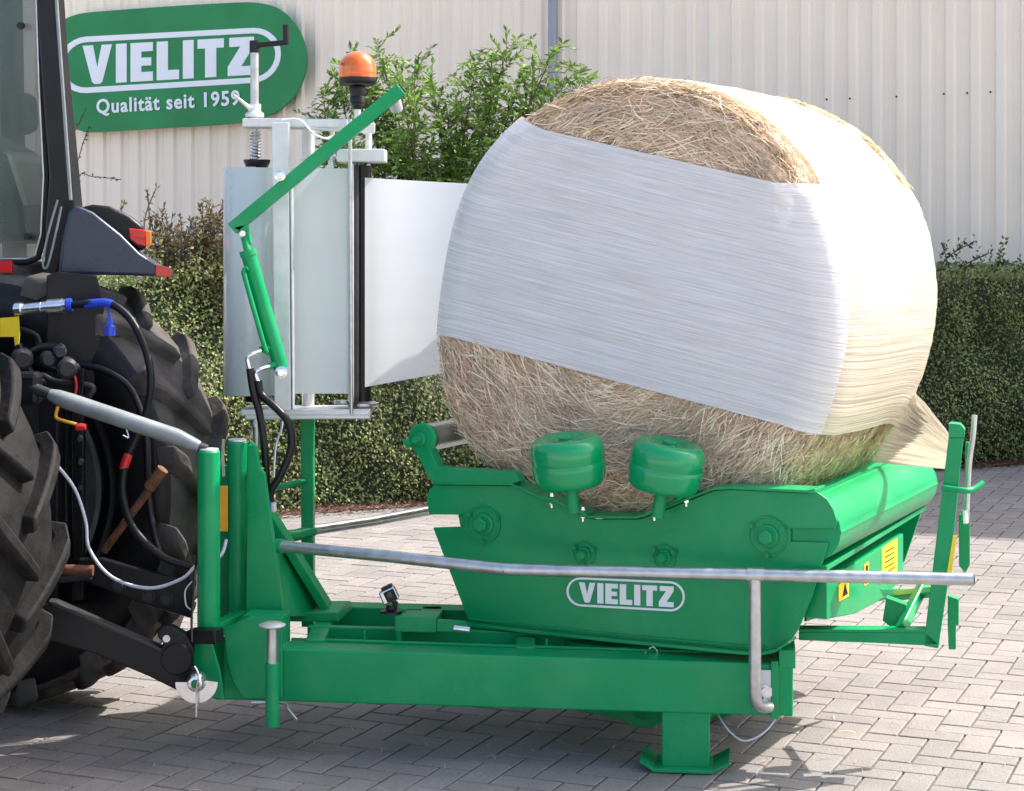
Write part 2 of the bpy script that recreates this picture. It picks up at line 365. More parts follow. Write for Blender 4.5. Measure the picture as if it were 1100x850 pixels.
# sign ------------------------------------------------------------------
S = Plane(170, 17.86, 22)
sg = empty('company_sign', S(190, 140), 'green rounded company sign with white lettering mounted on the cream wall', 'sign')
ol = [(62, 60), (62, 36), (66, 24), (78, 17), (100, 13), (180, 7), (240, 3.5), (275, 3), (298, 9), (315, 24), (326, 45), (329, 66), (325, 86), (314, 105), (297, 120), (270, 130), (240, 134), (170, 138), (105, 142), (88, 141), (74, 134), (66, 120), (62, 100)]
sp = [P(x, y, 1) for x, y in ol]
V2 = [Vector((x, y, 0)) for x, y in ol]; V2 = smoothpath(V2 + [V2[0]], 4)[:-1]
plate('panel', [(v.x, v.y) for v in V2], S, .03, 'signg', sg, 0, .002)
def sgn(a, b):            # a 0..1 left-right, b 0..1 bottom-top of the white outline
    x = 63 + a * 239; yt = 41 - 12.5 * a; yb = 102 - 14.5 * a; return S(x, yb + (yt - yb) * b, -.006)
asp = 239 / 60.
def sgn2(x, y): return sgn(x / asp, y)
finish('outline', ring_bm(sgn2, stadium(.10, asp - .10, .5, .40), stadium(0, asp, .5, .5), S.n, .006), 'white', sg, False)
word('lettering', 'VIELITZ', lambda a, b: sgn((89 - 63 + a * 184) / 239, .15 + b * .69), .006, S.n, 'white', sg, .10)
a = S(104, 122, -.008); b = S(258, 112.5, -.008); ux = (b - a).normalized(); uz = (UZ - ux * ux.z).normalized()
mt = Matrix((( ux.x, uz.x, -S.n.x, a.x), (ux.y, uz.y, -S.n.y, a.y), (ux.z, uz.z, -S.n.z, a.z), (0, 0, 0, 1)))
t = text_mesh('tagline', 'Qualität seit 1959', .19, 'white', sg, mt, .003, .0045)
xs = [(v.co - a).dot(ux) for v in t.data.vertices]; k = (b - a).length / max(xs)
t.data.transform(Matrix.Translation(a) @ Matrix.Scale(k, 4) @ Matrix.Translation(-a))

# leaves helper ------------------------------------------------------------------
def add_leaf(vs, fs, cs, p, d, nrm, L, wd, col):
    s = d.cross(nrm)
    if s.length < 1e-4: return
    s.normalize(); k = len(vs); m = p + d * L * .45 + nrm * L * .08
    vs.extend([p, m + s * wd, p + d * L, m - s * wd]); fs.append((k, k + 1, k + 2)); fs.append((k, k + 2, k + 3)); cs.extend([col] * 4)
def rv(r=random): 
    while True:
        v = Vector((r.uniform(-1, 1), r.uniform(-1, 1), r.uniform(-1, 1)))
        if .05 < v.length < 1: return v.normalized()
# hedge ------------------------------------------------------------------
def hedge():
    rnd = random.Random(11)
    A = P(-60, 571, 0.0 + 2000 * 1.6 / (571 - 256)); A = Vector((-3.6, 9.75, 0)); B = Vector((6.9, 14.9, 0))
    L = (B - A).length; u = (B - A) / L; nb = Vector((-u.y, u.x, 0)); hg = empty('hedge', A + u * L * .5, 'long clipped hedge of small green leaves along the paving edge', 'hedge')
    def top(s): return 1.46 - .10 * (s / L) + .10 * noise.noise(Vector((s * .9, 3, 0))) + .05 * noise.noise(Vector((s * 3, 9, 0)))
    def front(s, z): return .14 * noise.noise(Vector((s * 1.1, z * 1.3, 5))) + .09 * noise.noise(Vector((s * 3.3, z * 3.3, 8))) + .05 * (abs(z - .75) / .75) ** 3 + (.62 * max(0, 1 - s / (L * .72)) + .06) * (z / 1.4) ** 1.6
    # dark inner twigs mass
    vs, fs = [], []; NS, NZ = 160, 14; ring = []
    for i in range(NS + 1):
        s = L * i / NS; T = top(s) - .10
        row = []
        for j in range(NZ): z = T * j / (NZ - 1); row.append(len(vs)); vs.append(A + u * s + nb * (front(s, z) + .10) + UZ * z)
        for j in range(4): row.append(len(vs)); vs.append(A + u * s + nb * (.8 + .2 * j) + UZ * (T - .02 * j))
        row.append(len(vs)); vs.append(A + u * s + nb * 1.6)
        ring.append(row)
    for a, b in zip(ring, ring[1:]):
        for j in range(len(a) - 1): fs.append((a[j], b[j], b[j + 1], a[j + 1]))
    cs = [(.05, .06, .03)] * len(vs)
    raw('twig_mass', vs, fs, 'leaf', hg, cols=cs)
    vs, fs, cs = [], [], []
    pal = [(.18, .22, .075), (.13, .175, .06), (.24, .275, .10), (.085, .13, .045), (.29, .27, .13), (.28, .19, .11)]
    wts = [30, 26, 20, 16, 8, 2.0]
    N = 150000
    for _ in range(N):
        s = rnd.uniform(0, L); T = top(s)
        if rnd.random() < .76: z = T * rnd.random() ** .95; dep = front(s, z) - .02 + rnd.random() ** 1.6 * .15; out = (-nb + rv(rnd) * .8 + UZ * .6 + UX * .6).normalized()
        else: z = T - .02 + rnd.uniform(-.08, .03) ; dep = rnd.uniform(.5 * max(0, 1 - s / (L * .72)), 1.5); out = (UZ + rv(rnd) * .8).normalized()
        p = A + u * s + nb * dep + UZ * max(z, .02)
        cl = noise.noise(Vector((s * 2.2, z * 2.2, 20))) 
        k = rnd.choices(range(6), wts)[0]; c = pal[k]; f = rnd.uniform(.85, 1.65) * (1 + .45 * cl + .35 * noise.noise(Vector((s * .8, z * 1.5, 33))))
        d = rv(rnd); d = (d - out * d.dot(out) * .6).normalized(); Lf = rnd.uniform(.015, .030)
        add_leaf(vs, fs, cs, p, d, out, Lf, Lf * rnd.uniform(.26, .38), tuple(x * f for x in c))
    # shoots sticking out of the top
    for _ in range(330):
        s = rnd.uniform(0, L); b = A + u * s + nb * rnd.uniform(0, .8) + UZ * (top(s) - .05); h = rnd.uniform(.08, .30); ln = (UZ + rv(rnd) * .35).normalized()
        for q in range(int(h / .018)):
            p = b + ln * q * .018; d = (rv(rnd) + ln * .6).normalized(); c = pal[rnd.choices(range(6), [20, 20, 20, 20, 8, 7])[0]]
            add_leaf(vs, fs, cs, p, d, rv(rnd), .034, .010, tuple(x * rnd.uniform(.7, 1.1) for x in c))
    raw('foliage', vs, fs, 'leaf', hg, cols=cs)
    # mulch strip at its foot
    vs, fs, cs = [], [], []
    for _ in range(5200):
        s = rnd.uniform(0, L); p = A + u * s + nb * (rnd.uniform(-.24, .08)) + UZ * rnd.uniform(.004, .02)
        add_leaf(vs, fs, cs, p, Vector((rnd.uniform(-1, 1), rnd.uniform(-1, 1), .1)).normalized(), (UZ + rv(rnd) * .5).normalized(), rnd.uniform(.02, .045), .009, rnd.choice([(.14, .06, .045), (.10, .05, .04), (.18, .10, .06), (.08, .05, .04)]))
    o = raw('leaf_litter', vs, fs, 'leaf', cols=cs); o['kind'] = 'stuff'; tag(o, 'fallen brown leaves along the foot of the hedge', 'leaf litter')
    o = raw('planting_bed', [A - nb * .13 + UZ * .004, B - nb * .13 + UZ * .004, B + nb * 8 + UZ * .004, A + nb * 8 + UZ * .004], [(0, 1, 2, 3)], 'soil'); o['kind'] = 'structure'
    return A, u, nb
HA, HU, HN = hedge()

# shrubs ------------------------------------------------------------------
def shrub(name, label, base, stems, seed, pal, leafL, spacing, mainr=.014, sub=7, cat='shrub', spread=.35):
    rnd = random.Random(seed); root = empty(name, base, label, cat); vs, fs, cs = [], [], []; bm = bmesh.new()
    for (dx, dy, h) in stems:
        b = base + Vector((dx * .25, dy * .25, 0)); tip = base + Vector((dx, dy, h)); mid = (b + tip) * .5 + Vector((rnd.uniform(-.1, .1), rnd.uniform(-.1, .1), .15 * h))
        path = smoothpath([b, mid, tip], 7); n = len(path)
        tube_bm(path, [mainr * (1 - .8 * i / (n - 1)) for i in range(n)], 5, bm)
        for i in range(3, n):
            for q in range(sub if i < n - 1 else 3):
                d = (rv(rnd) + UZ * .35 + Vector((dx, dy, 0)) * .4).normalized(); ln = rnd.uniform(.12, spread) * (1.1 - .4 * i / n); st = path[i] + rv(rnd) * .03
                pts = [st, st + d * ln * .5 + UZ * .02, st + d * ln - UZ * ln * .10]
                tube_bm(pts, [.003, .002, .001], 3, bm, False)
                k = int(ln / spacing)
                for t in range(1, k + 1):
                    a = t / k; p = pts[0].lerp(pts[2], a) + UZ * .02 * math.sin(a * 3.1)
                    for sgn_ in (-1, 1):
                        e = (d * .7 + d.cross(UZ + rv(rnd) * .4) * sgn_ * .9 + rv(rnd) * .25).normalized()
                        c = rnd.choice(pal); f = rnd.uniform(.7, 1.3); L = leafL * rnd.uniform(.6, 1.15)
                        add_leaf(vs, fs, cs, p, e, (UZ + rv(rnd) * .8).normalized(), L, L * .2, tuple(x * f for x in c))
    finish('trunk', bm, 'bark', root); raw('crown', vs, fs, 'leaf', root, cols=cs); return root
pal = [(.19, .32, .06), (.13, .245, .045), (.26, .40, .09), (.09, .18, .04)]
D1 = 12.3; b1 = P(470, 256, D1); b1.z = 0; st = []
r = random.Random(5)
tops = [(345, 95), (362, 75), (378, 50), (395, 60), (405, 42), (420, 66), (432, 85), (445, 60), (462, 75), (478, 95), (495, 80), (512, 60), (528, 45), (545, 42), (558, 75), (575, 60), (592, 50), (606, 72), (625, 75), (355, 120), (400, 110), (440, 120), (480, 130), (520, 110), (560, 110), (590, 115), (380, 150), (420, 155), (460, 165), (500, 155), (540, 145), (570, 150), (610,110), (350,160)]
for x, y in tops:
    q = P(x, y, D1); st.append((q.x - b1.x, r.uniform(-.35, .45), q.z - .08))
shrub('green_bush', 'tall loose bright green bush rising above the hedge behind the film dispenser', b1, st, 21, pal, .056, .025, .013, 6)
palr = [(.13, .09, .05), (.10, .12, .05), (.15, .08, .06), (.08, .10, .04), (.19, .15, .08)]
b2 = P(205, 256, 11.4); b2.z = 0; st = []
for x, y in ((160, 232), (172, 222), (185, 240), (192, 228), (203, 236), (213, 222), (222, 228), (232, 214), (240, 222), (250, 228), (178, 245), (198, 245), (226, 240), (245, 240)):
    q = P(x, y, 11.4); st.append((q.x - b2.x, r.uniform(-.25, .3), q.z - .1))
shrub('reddish_shrub', 'brown and green small-leaved shrub behind the hedge beside the tractor fender', b2, st, 8, palr, .036, .02, .010, 8, spread=.22)
def twigs(name, label, D, paths, pal, seed, L=.035):
    rnd = random.Random(seed); c0 = P(paths[0][0][0], paths[0][0][1], D); root = empty(name, Vector((c0.x, c0.y, 0)), label, 'climbing plant')
    bm = bmesh.new(); vs, fs, cs = [], [], []
    for pa in paths:
        pts = smoothpath([P(x, y, D + rnd.uniform(-.1, .1)) for x, y in pa], 5); tube_bm(pts, .0045, 4, bm)
        for a, b in zip(pts, pts[1:]):
            for q in range(2):
                p = a.lerp(b, rnd.random()); d = rv(rnd); add_leaf(vs, fs, cs, p, d, rv(rnd), L * rnd.uniform(.6, 1.3), L * .24, rnd.choice(pal))
    finish('stem', bm, 'bark', root); raw('leaves', vs, fs, 'leaf', root, cols=cs)
palp = [(.10, .03, .06), (.16, .05, .06), (.07, .04, .05)]
twigs('bare_creeper', 'thin purple-leaved creeper shoots against the wall under the sign', 16.9,
      [[(86, 300), (76, 210), (74, 160), (92, 118)], [(84, 300), (80, 200), (86, 165), (96, 135)], [(78, 260), (84, 192), (100, 190), (130, 193)], [(128, 290), (128, 240), (134, 215)], [(90, 260), (80, 215), (76, 175)]], palp, 2)
twigs('leafy_shoots', 'two upright leafy shoots above the hedge near the cream wall', 12.0,
      [[(160, 300), (155, 240), (168, 202)], [(133, 300), (130, 250), (131, 215)], [(165, 300), (160, 225), (158, 205)]], [(.13, .2, .05), (.1, .15, .05)], 4)
twigs('bramble_shoots', 'thin arching dark shoots on top of the hedge right of the bale', 12.9,
      [[(1010, 320), (1012, 285), (1030, 268), (1045, 262)], [(1020, 320), (1030, 290), (1050, 278), (1062, 272)], [(1030, 320), (1020, 290), (1016, 275), (1012, 262)], [(1050, 320), (1058, 295), (1075, 282), (1085, 285)], [(1040, 320), (1036, 290), (1048, 285)], [(1085, 330), (1090, 295), (1100, 285)]], [(.05, .07, .03), (.07, .06, .03), (.04, .05, .03)], 6, .04)

# ================================================================== HAY BALE
TH = R_(26); E1 = Vector((math.cos(TH), -math.sin(TH), 0)); AX = Vector((math.sin(TH), math.cos(TH), 0))
FP = Plane(675, 5.85, 26); BC = FP(675, 325); BC.z = 1.41; BL = 1.22
def brad(phi):                 # phi from top, clockwise to the right
    a = abs((math.degrees(phi) + 180) % 360 - 180); return .68 + (.074 * math.exp(-((a - 127) / 24) ** 2) - .024 * math.exp(-((a - 80) / 22) ** 2) if math.sin(phi) < 0 else .066 * math.exp(-((a - 144) / 20) ** 2) - .018 * max(0, math.sin(phi)) ** 4)
def bpt(phi, d, extra=0):      # lateral surface incl. rounded rims
    r = brad(phi); c = .075 + -.012 * max(0, math.sin(phi)) ** 2; x = min(d, BL - d)
    r += (.022 - .014 * max(0, -math.sin(phi)) + .032 * max(0, math.sin(phi))) * math.sin(math.pi * d / BL) ** .8 * (.4 + .6 * abs(math.sin(phi)))
    if x < c: r -= c - math.sqrt(max(0, c * c - (c - x) ** 2))
    return BC + AX * d + (E1 * math.sin(phi) + UZ * math.cos(phi)) * (r + extra)
def face_pt(phi, f, off=0):    # f = 0..1 of the flat face
    r = (brad(phi) - .075 - -.012 * max(0, math.sin(phi)) ** 2) * f; return BC + AX * (.012 * f * f - .012 - off) + (E1 * math.sin(phi) + UZ * math.cos(phi)) * r
bale = empty('hay_bale', BC + AX * BL * .5 - UZ * .68, 'large round bale of dry brown hay half wrapped in white film', 'hay bale')
NP = 150; rows = []
for f in [0.001] + [i / 22 for i in range(1, 23)]: rows.append([face_pt(2 * math.pi * k / NP, f) for k in range(NP)])
for d in [.004, .012, .025, .045, .075] + [.075 + (BL - .15) * i / 26 for i in range(1, 27)] + [BL - .045, BL - .025, BL - .012, BL - .004]: rows.append([bpt(2 * math.pi * k / NP, d) for k in range(NP)])
for f in [1 - i / 8 for i in range(0, 8)] + [.001]: rows.append([BC + AX * BL + (face_pt(2 * math.pi * k / NP, f) - BC) - AX * (.012 * f * f - .012) for k in range(NP)])
vs, fs, cs = [], [], []
for i, rw in enumerate(rows):
    for p in rw:
        n = noise.noise(p * 4) * .010 + noise.noise(p * 13) * .009 + noise.noise(p * 38) * .005
        q = p - (BC + AX * BL * .5); vs.append(p + q.normalized() * n)
        g = .85 + .5 * noise.noise(p * 25); cs.append((.78 * g, .585 * g, .42 * g))
# the bore near the top of the face
hole = FP(656, 151)
for i, v in enumerate(vs):
    dd = (v - hole).length
    if dd < .038: vs[i] = v + AX * .06 * (1 - (dd / .038) ** 2); cs[i] = (.16, .11, .07)  # shade inside the hole painted in as dark vertex colour
for i in range(len(rows) - 1):
    for k in range(NP):
        k2 = (k + 1) % NP; fs.append((i * NP + k, i * NP + k2, (i + 1) * NP + k2, (i + 1) * NP + k))
M['hay'] = mat('hay core', (.3, .2, .13), .9, attr='col', nscale=70, namt=.35, bump=1.0, bscale=90)
raw('hay_core', vs, fs, 'hay', bale, True, cols=cs)
# film limits on the face
def face_phi(x, y):
    q = FP(x, y) - BC; return math.atan2(q.dot(E1), q.z)
def filmside(x_px, y_px): pass
LT, LB = face_phi(560, 138), face_phi(466, 357)
RT, RB = face_phi(860, 208), face_phi(872, 466)
if LB > 0: LB -= 2 * math.pi
if LT > 0: LT -= 2 * math.pi
def rimp(phi, k, off): return face_pt(phi, 1, off) + (E1 * math.sin(phi) + UZ * math.cos(phi)) * k
eT = (FP(560, 138), FP(862, 205)); eB = (FP(466, 357), FP(870, 462))
def inband(p, m=0):
    e = (p - BC).dot(E1); out = []
    for a, b in (eT, eB):
        ea, eb = (a - BC).dot(E1), (b - BC).dot(E1); out.append(a.z + (b.z - a.z) * (e - ea) / (eb - ea))
    return out[1] + m < p.z < out[0] - m
vs, fs, cs = [], [], []; rnd = random.Random(4)
pals = [(.60, .45, .325), (.52, .385, .275), (.66, .51, .375), (.40, .285, .195), (.76, .62, .47), (.48, .385, .26), (.57, .425, .305)]
def strand(p, d, nrm, L, wd, col, bend):
    s = d.cross(nrm).normalized(); k0 = len(vs); n = 4; sd = nrm * .6 + s * .8; sd = (s + nrm * rnd.uniform(-.7, .7)).normalized()
    for i in range(n + 1):
        t = i / n - .5; c = p + d * t * L + s * bend * (t * t * 4 - 1) * L + nrm * (.006 * (1 - 4 * t * t))
        vs.append(c + sd * wd); vs.append(c - sd * wd); cs.append(col); cs.append(col)
    for i in range(n): k = k0 + 2 * i; fs.append((k, k + 1, k + 3, k + 2))
for _ in range(34000):
    phi = rnd.uniform(0, 2 * math.pi); f = math.sqrt(rnd.random()) * 1.07
    if f <= 1: p = face_pt(phi, f)
    else: p = bpt(phi, .075 * (f - 1) / .07 * .8)
    if inband(p, .0): continue
    nb_ = inband(p, -.03)
    if (p - hole).length < .020: continue
    p = p - AX * rnd.uniform(-.006, .016); q = p - BC
    rad = (E1 * math.sin(phi) + UZ * math.cos(phi)); tan = (E1 * math.cos(phi) - UZ * math.sin(phi))
    ang = rnd.gauss(0.12, .42); nrm = (-AX + rad * max(0, f - .9) * 4).normalized(); d = (tan * math.cos(ang) + rad * math.sin(ang) + AX * rnd.gauss(0, .06)).normalized()
    g = rnd.uniform(.62, 1.15) * (1 + .3 * noise.noise(p * 9)); c = rnd.choice(pals)
    strand(p, d, nrm, .06 if nb_ else rnd.choice([.05, .09, .13, .18, .22]) * rnd.uniform(.7, 1.2) * (1 if f < .85 else .5), rnd.uniform(.0008, .0016), tuple(min(.95, x * g * 1.42) for x in c), rnd.gauss(0, .08))
# lateral: lower right flank, rims
for _ in range(9000):
    u = rnd.random()
    if u < .48: phi = R_(rnd.uniform(125, 190)); d = rnd.uniform(.0, BL)
    elif u < .72: phi = R_(rnd.uniform(-60, 66)); d = BL - rnd.uniform(0, .20)
    elif u < .90: phi = rnd.uniform(R_(-70), RT - .10); d = abs(rnd.gauss(0, .03))
    else: phi = rnd.uniform(R_(-145), LB - .05); d = rnd.uniform(0, BL)
    p = bpt(phi, min(max(d, .01), BL - .01), rnd.uniform(-.004, .012) + (.014 if .48 <= u < .72 else 0)); rad = (E1 * math.sin(phi) + UZ * math.cos(phi)); tan = (E1 * math.cos(phi) - UZ * math.sin(phi))
    ang = rnd.gauss(0, .5); dr = (tan * math.cos(ang) + AX * math.sin(ang) * (1 if u < .48 else .3) + rad * rnd.gauss(0, .07)).normalized(); g = rnd.uniform(.9, 1.3); c = rnd.choice(pals[:3] + pals[4:6] + [(.52, .43, .2), (.45, .42, .17)])
    strand(p, dr, rad, rnd.choice([.03, .05, .08]) * rnd.uniform(.7, 1.2), rnd.uniform(.0010, .0022), tuple(x * g for x in c), rnd.gauss(0, .12))
o = raw('loose_straw', vs, fs, 'straw', bale, cols=cs); o['kind'] = 'stuff'

# ---- film
wrap = empty('wrapping_film', BC - UZ * .5 - AX * .05, 'white stretch film wound round the bale, its gathered end clamped at right', 'film')
def grid(name, G, m, parent, us=1, vsc=1):
    vs, fs, uv = [], [], []; a, b = len(G), len(G[0])
    for i in range(a):
        for j in range(b): vs.append(G[i][j]); uv.append((j / (b - 1) * us, i / (a - 1) * vsc))
    for i in range(a - 1):
        for j in range(b - 1): k = i * b + j; fs.append((k, k + 1, k + b + 1, k + b))
    return raw(name, vs, fs, m, parent, True, uvs=uv)
G = []; NW = 52
def cR(phi): return .075 + -.012 * max(0, math.sin(phi)) ** 2
def pol(phi, r): return (r * math.sin(phi), r * math.cos(phi))
for i in range(NW + 1):
    w_ = i / NW; pl = LT + (LB - LT) * w_; pr = RT + (RB - RT) * w_; row = []
    for d in (.60, .40, .25, .16, .11): row.append(bpt(pl, d, .016))
    a = pol(pl, brad(pl)); b = pol(pr, brad(pr)); NT = 84
    for j in range(NT + 1):
        t = j / NT; t = .5 - .5 * math.cos(math.pi * t) * (1.0) if False else t
        e_, z_ = a[0] + (b[0] - a[0]) * t, a[1] + (b[1] - a[1]) * t
        ph = math.atan2(e_, z_); r_ = math.hypot(e_, z_); c_ = cR(ph); rf = brad(ph) - c_
        nz = noise.noise(Vector((t * 1.2, w_ * 26, 1))) * .0035 + noise.noise(Vector((t * 3, w_ * 4, 7))) * .004
        q = min(max(0, r_ - rf), c_ * .999); x_ = c_ - math.sqrt(c_ * c_ - q * q); k = q / c_
        row.append(BC + (E1 * math.sin(ph) + UZ * math.cos(ph)) * (r_ + .034 * k) + AX * (x_ - (.030 + .006 * math.sin(math.pi * t) + nz) * (1 - k * k * .8)))
    for d in (.13, .16, .20, .25, .32, .40, .50, .60, .70, .80, .90, 1.0, 1.08, 1.14, 1.18, 1.20): row.append(bpt(pr + w_ ** 3 * R_(7) * min(1, max(0, (d - .6) / .5)) ** 2, d, .027 + .006 * max(0, 1 - d / .4) + noise.noise(Vector((d * 5, w_ * 5, 3))) * .005 + noise.noise(Vector((d * 2, w_ * 34, 5))) * .003))
    G.append(row)
fb_ = grid('face_band', G, 'film', wrap, 2.6, .75); fb_.data.materials.append(M['filmside'])
for f_ in fb_.data.polygons:
    if f_.index % (len(G[0]) - 1) >= 5 + 84: f_.material_index = 1  # sunlit cream copy of the film from the fold backwards
G = []; p0, p1 = R_(-14), RB
for i in range(91):
    ph = p0 + (p1 - p0) * i / 90; row = []; e = noise.noise(Vector((ph * 6, 0, 3))) * .015
    d0 = .055 + e + .03 * max(0, math.cos(ph)); d0 = d0 if ph < RT else .10
    tp = math.degrees(ph); d1 = BL - .17 + .155 * min(1, max(0, (tp - 52) / 16)) + .02 * noise.noise(Vector((ph * 9, 4, 0)))
    for j in range(41):
        d = d0 + (d1 - d0) * j / 40
        nz = noise.noise(Vector((ph * 3, d * 5, 0))) * .007 + noise.noise(Vector((ph * 40, d * 2, 4))) * .0018
        row.append(bpt(ph, d, .0175 + nz * min(1, .25 + j / 12)))
    G.append(row)
grid('side_layers', G, 'filmside', wrap, 1.2, 1.6)
# web between roller and bale
G = []
for i in range(13):
    w_ = i / 12; a = P(392, 191 + (416 - 191) * w_, 6.37); b = P(516 - 36 * w_, 198 + (400 - 198) * w_, 6.62); row = []
    for j in range(15):
        t = j / 14; p = a.lerp(b, t); row.append(p + UY * (.02 * math.sin(math.pi * t)) * (.5 - w_) + UY * .012 * math.sin(t * 3.14))
    G.append(row)
grid('film_web', G, 'web', wrap, .6, .7)
G = []
for i in range(5):
    w_ = i / 4; G.append([P(300, 181 + 242 * w_, 6.315).lerp(P(376, 181 + 242 * w_, 6.335), j / 8) for j in range(9)])
grid('inner_web', G, 'web2', wrap, .3, .7)
# gathered tail
def onbale(x, y):
    best = None
    for i in range(70):
        for j in range(60):
            q = bpt(R_(105 + i), BL * .45 + j * BL * .55 / 60, .03); px = 550 + q.x / q.y * F; py = HY + (H - q.z) / q.y * F
            e_ = (px - x) ** 2 + (py - y) ** 2
            if best is None or e_ < best[0]: best = (e_, q.y)
    return best[1] - .03
DT, DM, DB = onbale(984, 424) + .05, onbale(962, 460) + .02, onbale(937, 494) + .01
G = []
NPL = 44; e = random.Random(9)
tailL = [bpt(R_(122 + 24 * i / NPL), BL - .16 - .20 * i / NPL, .025) for i in range(NPL + 1)]
for i in range(NPL + 1):
    w_ = i / NPL; a = P(983 - 47 * w_, 420 + 76 * w_, (DT + (DM - DT) * w_ * 2) if w_ < .5 else (DM + (DB - DM) * (w_ * 2 - 1))); b = P(1021 - 3 * w_, 469 + 35 * w_, 5.70); row = []
    z = (1 if i % 2 else -1) * e.uniform(.4, 1)
    for j in range(13):
        t = j / 12; p = a.lerp(b, t); row.append(p + Vector((.35, -.9, .15)) * z * .030 * (1 - .55 * t) * min(1, .15 + t * 3))
    G.append(row)
grid('gathered_tail', G, 'tail', wrap, 1, .3)

# ================================================================== BALE WRAPPER
BP = Plane(850, 5.54, 7.3); bu, bn = BP.u, BP.n
wr = empty('bale_wrapper', Vector((0, 5.9, 0)), 'green bale wrapping machine on the tractor hitch carrying the round bale', 'bale wrapper')
ZT, ZB = .345, .187
def bb(x, off=0, z=0): q = BP(x, 256, off); q.z = z; return q
# front beam: box section
finish('main_beam', prism_bm([BP(240, 752), BP(852, 770), BP(852, 714), BP(300, 697), BP(300, 690), BP(240, 690)], bn, .12), 'green', wr, False, .006, 3)
plate('beam_top_weld', [(303, 697), (852, 714), (852, 711.5), (303, 694)], BP, .012, 'green', wr, .112, .002)
# end plate
finish('end_plate', prism_bm([BP(828, 710, -.012), BP(836, 710, -.012), BP(836, 772, -.012), BP(828, 771, -.012)], bn, .15), 'green', wr, False, .002)
# rear beam & cross members
def zbar(name, xa, offa, xb, offb, z, w, h, m='green', bev=.004):
    a, b = bb(xa, offa, z), bb(xb, offb, z); t = (b - a).normalized(); s = Vector((-t.y, t.x, 0))
    return finish(name, beam_bm(a, b, s * w, UZ * h), m, wr, False, bev)
zbar('rear_beam', 318, .66, 800, .66, .285, .09, .12)
zbar('inner_beam', 308, .28, 850, .28, .30, .03, .10)
zbar('cross_member', 330, .10, 306, .66, .31, .06, .07)
zbar('cross_member', 445, .28, 425, .66, .325, .07, .04)
zbar('cross_member', 560, .10, 540, .66, .30, .06, .08)
zbar('cross_member', 830, .10, 800, .66, .27, .08, .12)
# channel pieces above the inner beam (left of table)
plate('side_channel', [(424, 662), (469, 663), (469, 680), (424, 679)], Plane(440, 5.88, 7), .10, 'green', wr)
plate('side_channel', [(424, 652), (436, 655), (436, 662), (424, 662)], Plane(440, 5.95, 7), .01, 'green', wr)
tube('channel_post', [(428, 678, 5.9), (428, 698, 5.9)], .012, 'green', wr)
tube('latch_pin', [(488, 675, 5.80), (505, 677, 5.79)], .011, 'chrome', wr)
plate('latch_plate', [(469, 666), (500, 668), (505, 680), (469, 679)], Plane(480, 5.86, 7), .02, 'green', wr)
plate('wide_rib', [(390, 678), (392, 678), (392, 700), (390, 700)], Plane(390, 5.84, 7), .02, 'green', wr)
plate('wide_rib', [(586, 687), (588, 687), (588, 706), (586, 706)], Plane(586, 5.76, 7), .02, 'green', wr)
# turntable hub below the table
hub = BP(655, 256, .38); hub.z = .30
lathe('turntable_hub', [(0, -.15), (.13, -.15), (.14, -.12), (.14, -.03), (.20, -.03), (.20, .03), (.13, .035), (.13, .10), (0, .10)], hub, UZ, 'green', wr, 40)
lathe('drive_motor', [(0, -.19), (.05, -.19), (.055, -.18), (.055, -.06), (0, -.06)], BP(690, 256, .3) * Vector((1, 1, 0)).x * 0 + Vector((BP(690, 256, .3).x, BP(690, 256, .3).y, .28)), UZ, 'green', wr, 24)
plate('drive_casing', [(585, 757), (760, 760), (738, 768), (712, 775), (700, 782), (680, 782), (668, 773), (640, 768)], Plane(690, 5.86, 7.3), .12, 'green', wr)
# legs with turned-up feet
def leg(x0, x1, yt, yb, off, xa, xb):
    PL = Plane(736, BP.D(736) + off, 7.3)
    a, b, c, d = PL(x0, yt), PL(x1, yt), PL(x1, yb), PL(x0, yb)
    for q in (c, d): q.z = .012
    L = finish('leg', prism_bm([a, b, c, d], bn, .10), 'green', wr, False, .004)
    f = [PL(xa, yb), PL(x0 - 8, yb), PL(x1 + 3, yb), PL(xb, yb)]; zz = (.030, .004, .004, .032); bm = bmesh.new()
    up = []; 
    for q, z in zip(f, zz): q.z = z; up.append([bm.verts.new(q - bn * .035), bm.verts.new(q + bn * .135), bm.verts.new(q + bn * .135 + UZ * .010), bm.verts.new(q - bn * .035 + UZ * .010)])
    for A_, B_ in zip(up, up[1:]):
        for k in range(4): bm.faces.new((A_[k], A_[(k + 1) % 4], B_[(k + 1) % 4], B_[k]))
    bm.faces.new(up[0][::-1]); bm.faces.new(up[-1]); finish('foot', bm, 'green', L, False, .002)
leg(711, 762, 764, 826, .005, 688, 784)
leg(716, 762, 720, 773, .62, 700, 792)

